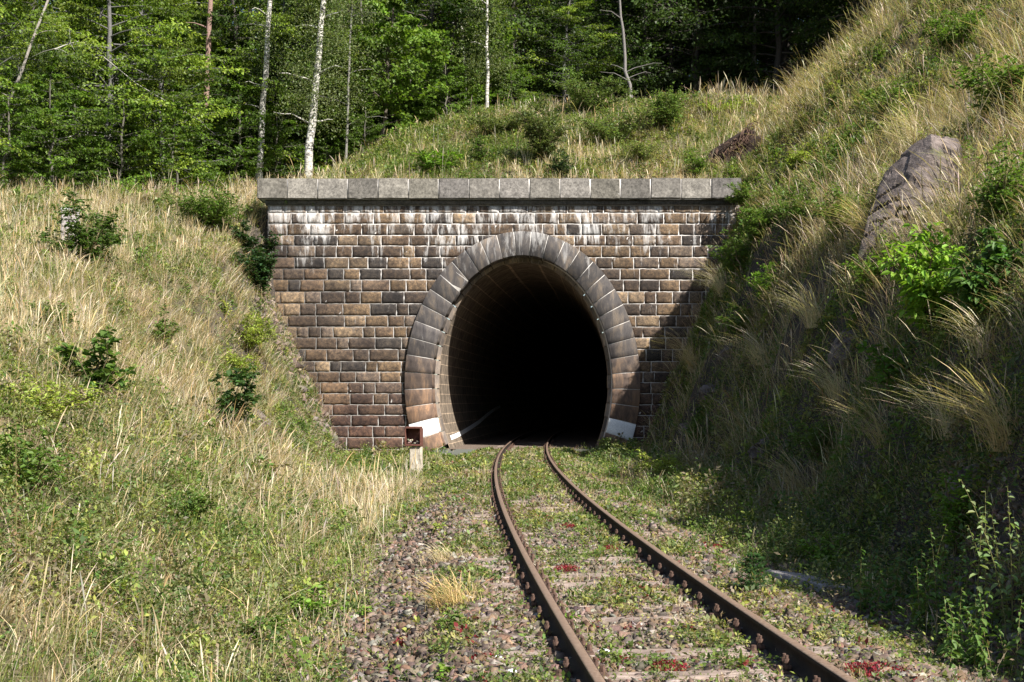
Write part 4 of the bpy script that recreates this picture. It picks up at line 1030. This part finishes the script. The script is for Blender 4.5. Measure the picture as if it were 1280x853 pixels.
# ------------------------------------------------------------------ trees
def broad_tree(h, rad, seed, col, limbs=46, subs=9, nl=34, L=.13, z0=.06, flat=.35, droop=.1, tr=.13, bark=(.10, .085, .07), up=.25, asp=.6, barkmat='bark', shape=None, lean=(0, 0), col2=None):
    global RNG
    rng = np.random.default_rng(seed); old = RNG; RNG = rng
    tk = Acc(); lf = Acc(); lm = Acc()
    tz = np.linspace(0, 1, 12); wob = np.cumsum(rng.normal(0, .012 * h, (12, 2)), axis=0); wob[0] = 0
    pts = np.stack([wob[:, 0] + lean[0] * h * tz, wob[:, 1] + lean[1] * h * tz, h * tz - .3 * (tz == 0)], 1)
    tube(tk, pts, tr * (1.08 - tz) ** .8 + .01, bark, 10)
    for k in range(limbs):
        f = z0 + (1 - z0) * ((k + rng.random()) / limbs); a = k * 2.399 + rng.normal(0, .4)
        p0 = np.array([np.interp(f, tz, pts[:, q]) for q in range(3)])
        pr = (math.sin(PI * min(1, (f * .8 + .28))) ** .7 if shape is None else shape(f))
        Ln = rad * pr * rng.uniform(.65, 1.15); e0 = up + rng.normal(0, .15)
        q = np.linspace(0, 1, 6); dirv = np.array([math.cos(a), math.sin(a)])
        lp = np.stack([p0[0] + dirv[0] * Ln * q, p0[1] + dirv[1] * Ln * q, p0[2] + Ln * (math.tan(e0) * q - droop * 2.2 * q * q)], 1) + rng.normal(0, .02 * Ln, (6, 3)) * q[:, None]
        tube(lm, lp, np.linspace(max(.012, tr * .32 * pr), .008, 6), bark, 5)
        cc = np.asarray(col if (col2 is None or rng.random() < .6) else col2) * rng.uniform(.5, 1.2)
        for s in range(subs):
            t = .22 + .8 * (s + rng.random()) / subs; t = min(t, 1)
            b0 = np.array([np.interp(t, q, lp[:, j]) for j in range(3)])
            a2 = a + (1 if s % 2 else -1) * rng.uniform(.3, 1.15); Ls = Ln * .42 * (1.15 - .55 * t) * rng.uniform(.6, 1.2)
            dr = np.array([math.cos(a2), math.sin(a2), rng.normal(-droop, .12)])
            tube(lm, [b0, b0 + dr * Ls * .5, b0 + dr * Ls], [.010, .007, .003], bark, 3)
            u = rng.uniform(0, 1.1, nl); sd = np.where(np.arange(nl) % 2, 1, -1); off = rng.uniform(0, .30, nl) * Ls * (1.15 - u * .7)
            side = np.array([-dr[1], dr[0], 0])
            P = b0 + dr * (Ls * u)[:, None] + side * (sd * off)[:, None]; P[:, 2] += rng.normal(0, flat * .18 * Ls, nl) - droop * off
            LL = L * rng.uniform(.65, 1.3, nl)
            leaves(lf, P, a2 + sd * rng.uniform(.2, 1.1, nl), rng.normal(-.35 - droop, .5, nl), LL, LL * asp, jit(cc, nl, .13, .05, rng), rng.normal(0, .75, nl))
    RNG = old
    tk.add(np.concatenate(lm.V), np.concatenate(lm.Q), np.concatenate(lm.C)); return tk.mesh('trunk', True), None, lf.mesh('crown'), barkmat
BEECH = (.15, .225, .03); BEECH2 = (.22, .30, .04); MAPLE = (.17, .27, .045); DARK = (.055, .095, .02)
protos = {
 'beech': broad_tree(12, 4.2, 1, BEECH, 78, 11, 38, .13, .02, .25, .10, .15, (.13, .125, .12), .28, .62, col2=BEECH2),
 'beech2': broad_tree(10, 3.6, 2, BEECH2, 66, 11, 38, .12, .02, .25, .06, .12, (.13, .125, .12), .30, .62, col2=(.10, .17, .025)),
 'young': broad_tree(5.5, 1.9, 3, (.13, .22, .03), 36, 8, 26, .12, .02, .25, .05, .05, (.12, .11, .09), .35, .62),
 'maple': broad_tree(8, 2.7, 4, MAPLE, 44, 9, 26, .19, .05, .5, .06, .09, (.12, .10, .08), .35, .85, col2=(.17, .26, .04)),
 'birch': broad_tree(14, 3.0, 5, (.15, .18, .075), 44, 9, 30, .085, .18, .9, .42, .15, (.5, .5, .48), .75, .7, 'birch', col2=(.19, .22, .10)),
 'birch2': broad_tree(14, 2.6, 6, (.13, .17, .065), 34, 8, 26, .085, .30, .9, .40, .13, (.5, .5, .48), .8, .7, 'birch'),
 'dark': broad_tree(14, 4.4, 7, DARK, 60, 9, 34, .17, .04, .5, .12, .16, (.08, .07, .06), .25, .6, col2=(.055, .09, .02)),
 'pine': broad_tree(16, 2.6, 8, (.05, .08, .03), 20, 7, 30, .14, .55, .8, .05, .17, (.24, .15, .12), .4, .25),
}
sh, fl = spruce_meshes(14, 3.2, 9, 30, 13, 42, .30, (.028, .055, .02), .22)
proto_root = {}
def plant_tree(kind, name, label, x, y, s=1.0, rz=None, group=None, tilt=(0, 0), zoff=0):
    z = hz(x, y) - .1 + zoff
    t = thing(name, label, 'tree', (x, y, z), RNG.uniform(0, 6.28) if rz is None else rz, group, s)
    t.rotation_euler = (tilt[0], tilt[1], t.rotation_euler[2])
    if kind == 'spruce':
        part('trunk', sh, M['bark'], t); part('crown', fl, M['leaf'], t)
    else:
        a_, b_, c_, bmn = protos[kind]; part('trunk', a_, M[bmn], t); part('crown', c_, M['leaf'], t)
    return t
def XY(px, Y): return (px - 640) * Y / F, Y
# named trees at the edge of the wood
front = [
 ('beech', 'spreading beech at the left edge of the picture with branches to the ground', -20, 47.5, .95),
 ('beech', 'wide beech left of the pine trunk, lit by the sun', 130, 49.8, 1.0),
 ('beech2', 'bright beech just left of the pine trunk', 205, 51.0, .95),
 ('young', 'low young beech under the wide beech on the left', 95, 47.5, .9),
 ('beech2', 'sunlit beech between the dead boughs left of the pine trunk', 60, 50.5, .8),
 ('beech2', 'bright leafy beech behind the pine trunk', 265, 56, .9),
 ('maple', 'broad leaved maple just right of the leaning birch', 425, 58, 1.0),
 ('beech2', 'bright beech right beside the slanting larch trunk', 20, 52, 1.0),
 ('beech', 'tall beech behind the first birch, left of the leaning birch', 350, 58, 1.1),
 ('beech', 'tall beech between the wide beech and the pine trunk', 185, 55, 1.2),
 ('beech2', 'bright beech filling the gap behind the long dead bough', 105, 54, 1.2),
 ('young', 'bright young beech standing between the pine trunk and the first birch', 300, 53, 1.15),
 ('young', 'young beech at the foot of the left birches', 345, 54.5, .95),
 ('maple', 'maple with broad leaves right of the leaning birch', 480, 57, 1.0),
 ('maple', 'lit maple in the middle of the wood edge', 560, 60, 1.1),
 ('young', 'low yellow-green sapling on the left shoulder of the mound', 455, 54.5, .55),
 ('young', 'bright sapling at the wood edge above the fern', 560, 57.5, .75),
 ('young', 'small sapling at the wood edge above the round bush', 640, 60, .7),
 ('beech2', 'sunlit beech standing above the round bush', 700, 63, .8),
]
for kind, lb, px, Y, s in front:
    x, y = XY(px, Y); plant_tree(kind, {'beech': 'beech_tree', 'beech2': 'beech_tree', 'young': 'sapling', 'maple': 'maple_tree'}[kind], lb, x, y, s)
# slender trunks that show as bare stems: birches, pine and dead tree
def stem_tree(name, label, px0, py0, px1, Y, r, mat, crown=None, seed=0, branches=4, col=(.5, .5, .48), wig=.03):
    """a tall trunk through two picture heights (foot and top of the picture) with bare side branches and a light crown"""
    x0 = (px0 - 640) * Y / F; zf = hz(x0, Y); z1 = CAM_Z + 500 * Y / F; x1 = (px1 - 640) * Y / F
    rng = np.random.default_rng(seed); Hh = (z1 - zf) * 1.6; dx = (x1 - x0) / (z1 - zf) * Hh
    tz = np.linspace(0, 1, 14); pts = np.stack([dx * tz + np.r_[0, rng.normal(0, wig * .6, 13)], np.r_[0, rng.normal(0, wig, 13)], Hh * tz - .3 * (tz == 0)], 1)
    t = thing(name, label, 'tree', (x0, Y, zf))
    a_ = Acc(); tube(a_, pts, r * (1.15 - .75 * tz), col, 12); part('trunk', a_.mesh('trunk', True), M[mat], t)
    b_ = Acc(); lf = Acc()
    for k in range(branches):
        f = rng.uniform(.12, .62); p = np.array([np.interp(f, tz, pts[:, q]) for q in range(3)]); a = rng.uniform(-.9, .9) + (PI if rng.random() < .5 else 0); L = rng.uniform(.8, 2.0)
        q = np.linspace(0, 1, 5)[:, None]; pp = p + np.array([math.cos(a), math.sin(a) * .5, .55]) * L * q + np.array([0, 0, -.35]) * L * q * q + rng.normal(0, .04, (5, 3)) * q
        b_ = Acc(); tube(b_, pp, np.linspace(r * .3, .008, 5), col, 5); part('limb', b_.mesh('limb', True), M[mat], t)
    if crown:
        ncl, lo = crown; c0 = np.array([.14, .17, .07])
        for k in range(ncl):
            f = rng.uniform(lo, 1); p = np.array([np.interp(f, tz, pts[:, q]) for q in range(3)]); a = rng.uniform(0, 2 * PI); L = rng.uniform(.4, 2.0) * (1.25 - f * .5)
            tip = p + np.array([math.cos(a), math.sin(a), .35]) * L
            m = 46; u = rng.random(m); hang = rng.random(m) ** 1.5 * 1.5
            P = p + (tip - p) * (.45 + .6 * u)[:, None] + rng.normal(0, .16, (m, 3)); P[:, 2] -= hang * u
            LL = .085 * rng.uniform(.7, 1.3, m)
            leaves(lf, P, rng.uniform(0, 6.28, m), rng.normal(-.7, .4, m), LL, LL * .7, jit(c0 * rng.uniform(.8, 1.25), m, .13, .05, rng))
        part('crown', lf.mesh('crown'), M['leaf'], t)
    return t
stem_tree('pine_tree', 'tall pine with a bare reddish trunk left of the birches', 252, 195, 263, 54, .15, 'bark', None, 1, 3, (.26, .17, .14))
stem_tree('birch_tree', 'white birch standing between the pine and the leaning birch', 322, 190, 337, 53.5, .15, 'birch', (90, .4), 2, 5)
stem_tree('birch_tree', 'leaning white birch nearest the left end of the coping', 382, 215, 405, 50.5, .165, 'birch', (300, .22), 3, 6)
stem_tree('birch_tree', 'slender birch straight above the crown of the arch', 609, 130, 609, 58, .085, 'birch', (170, .2), 4, 4)
stem_tree('birch_tree', 'thin birch hidden among maple leaves left of the slender one', 585, 120, 575, 61, .09, 'birch', (60, .35), 5, 3)
stem_tree('dead_tree', 'thin bare grey tree in the dark wood above the right of the portal', 790, 115, 773, 60, .085, 'bark', None, 6, 5, (.19, .175, .165), .06)
stem_tree('birch_tree', 'shaded birch with hanging foliage right of the leaning birch', 432, 205, 440, 54, .055, 'bark', (170, .18), 7, 4, (.2, .19, .17))
for i, (px, Y, c_) in enumerate([(500, 62, .1), (650, 66, .1), (690, 70, .12), (725, 72, .1), (840, 68, .12), (945, 66, .16), (460, 60, .09), (820, 74, .12), (880, 72, .1)]):
    stem_tree('slender_tree', 'thin dark trunk standing in the shade of the wood', px, 150, px + random.uniform(-10, 10), Y, c_ * .8, 'bark', None, 20 + i, 2, (.16, .14, .13))['group'] = 'thin dark trunks inside the wood'
# back rows
k = 0
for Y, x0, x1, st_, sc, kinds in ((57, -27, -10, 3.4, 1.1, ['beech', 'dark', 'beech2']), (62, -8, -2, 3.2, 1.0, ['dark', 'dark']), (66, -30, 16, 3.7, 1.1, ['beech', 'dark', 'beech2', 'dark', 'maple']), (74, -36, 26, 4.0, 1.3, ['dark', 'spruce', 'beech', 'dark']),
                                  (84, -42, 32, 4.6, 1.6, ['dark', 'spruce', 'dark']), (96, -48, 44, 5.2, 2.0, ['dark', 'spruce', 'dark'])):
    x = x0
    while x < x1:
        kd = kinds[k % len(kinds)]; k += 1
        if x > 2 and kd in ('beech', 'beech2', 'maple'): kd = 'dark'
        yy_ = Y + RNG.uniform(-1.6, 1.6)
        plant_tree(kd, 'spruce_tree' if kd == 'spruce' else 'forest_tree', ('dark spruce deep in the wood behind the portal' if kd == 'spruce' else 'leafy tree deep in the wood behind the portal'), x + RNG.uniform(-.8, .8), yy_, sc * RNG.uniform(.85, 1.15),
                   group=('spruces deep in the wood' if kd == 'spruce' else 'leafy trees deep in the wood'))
        x += st_
# trees along the top of the right hillside (their shade falls on the wood)
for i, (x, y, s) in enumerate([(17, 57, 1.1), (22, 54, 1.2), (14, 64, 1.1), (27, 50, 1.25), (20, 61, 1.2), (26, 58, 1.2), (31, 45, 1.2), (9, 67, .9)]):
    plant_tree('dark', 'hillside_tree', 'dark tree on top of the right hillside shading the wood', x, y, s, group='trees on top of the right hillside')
# low undergrowth on the edge of the left wood
for i, (px, Y, s, lb) in enumerate([(12, 45.6, .9, 'leafy sapling at the far left edge above the bank'), (68, 46.6, 1.0, 'sapling in front of the spreading beech'), (150, 48, .95, 'sapling under the wide beech above the dry grass'), (215, 49, .9, 'sapling just left of the foot of the pine trunk'), (285, 54, .95, 'sapling just right of the pine trunk'), (410, 56.5, .8, 'low sapling behind the leaning birch'), (510, 59, .8, 'low sapling behind the fern in the wood edge')]):
    x, y = XY(px, Y); plant_tree('young', 'sapling', lb, x, y, s)
# larch with hanging bluish needles at the far left
t = stem_tree('larch_tree', 'larch with a pale slanting trunk and hanging needles at the far left', -30, 190, 60, 46.5, .065, 'bark', None, 50, 3, (.34, .30, .27))
acc = Acc(); rr_ = np.random.default_rng(8)
for k in range(130):
    q = rr_.uniform(.15, .8); p = np.array([q * 3.6 + rr_.normal(0, 1.1), rr_.normal(0, .6), q * 8.0 + rr_.normal(0, .4)]); m = 60; u = rr_.random(m)
    P = p + np.stack([rr_.normal(0, .05, m) + .3 * u, rr_.normal(0, .05, m), -u * rr_.uniform(.3, .8)], 1)
    leaves(acc, P, rr_.uniform(0, 6.28, m), rr_.normal(-.4, .5, m), np.full(m, .085), np.full(m, .014), jit((.12, .17, .08), m, .12, .05, rr_))
part('needles', acc.mesh('needles'), M['leaf'], t)
# pale dead boughs showing through the beeches on the left
def bough(label, pts_px, Y, r, seed):
    rng = np.random.default_rng(seed); P = np.array([[(px - 640) * Y / F, Y + .6 * i, CAM_Z + (500 - py) * Y / F] for i, (px, py) in enumerate(pts_px)])
    o0 = P[0].copy(); P = P - o0; a_ = Acc(); r *= .6; tube(a_, P, np.linspace(r, r * .35, len(P)), (.38, .36, .32), 6)
    for k in range(7):
        i = rng.integers(0, len(P) - 1); b = P[i] + (P[i + 1] - P[i]) * rng.random(); d = rng.normal(0, 1, 3) * [.6, .3, .4]
        tube(a_, [b, b + d * .5, b + d + [0, 0, -.12]], [r * .45, r * .3, r * .12], (.34, .32, .29), 4)
    return tag(link('dead_bough', a_.mesh('dead_bough', True), M['bark'], loc=tuple(o0)), label, 'dead branch', 'pale dead boughs in the left wood')
bough('pale dead bough sloping up to the right at the left edge', [(10, 190), (55, 172), (85, 160), (120, 158)], 46.5, .06, 1)
bough('short bright broken bough near the top left', [(68, 62), (76, 50), (84, 40)], 46.0, .05, 3)
bough('thin dead bough crossing the middle of the left beeches', [(130, 72), (165, 100), (205, 122), (240, 140)], 47.5, .035, 4)
# ------------------------------------------------------------------ light, sky, camera
sun_dir = Vector((.90, -1.0, 1.30)).normalized()
el = math.asin(sun_dir.z); az = math.atan2(sun_dir.x, sun_dir.y)
sd_ = bpy.data.lights.new('sun', 'SUN'); sd_.energy = 5.0; sd_.angle = R(.53); sd_.color = (1, .955, .88)
so = bpy.data.objects.new('sun', sd_); C.objects.link(so); so.rotation_euler = sun_dir.to_track_quat('Z', 'Y').to_euler(); so.location = (20, -20, 40)
w = bpy.data.worlds.new('World'); bpy.context.scene.world = w; w.use_nodes = True
nt = w.node_tree; bg = nt.nodes['Background']; sk = nt.nodes.new('ShaderNodeTexSky'); sk.sky_type = 'NISHITA'; sk.sun_disc = False
sk.sun_elevation = el; sk.sun_rotation = az; nt.links.new(sk.outputs[0], bg.inputs[0]); bg.inputs[1].default_value = .065
cd = bpy.data.cameras.new('camera'); cam = bpy.data.objects.new('camera', cd); C.objects.link(cam)
cam.location = (0, 0, CAM_Z); cam.rotation_euler = (R(90), 0, 0)
cd.sensor_width = 36; cd.lens = 36 * F / 1280; cd.shift_y = (500 - 426.5) / 1280; cd.clip_end = 2000
sc = bpy.context.scene; sc.camera = cam
sc.view_settings.view_transform = 'Standard'; sc.view_settings.look = 'None'; sc.view_settings.exposure = 1.15; sc.view_settings.gamma = 1
sc.view_settings.use_curve_mapping = False
sc.cycles.max_bounces = 6; sc.cycles.transmission_bounces = 4; sc.cycles.diffuse_bounces = 3
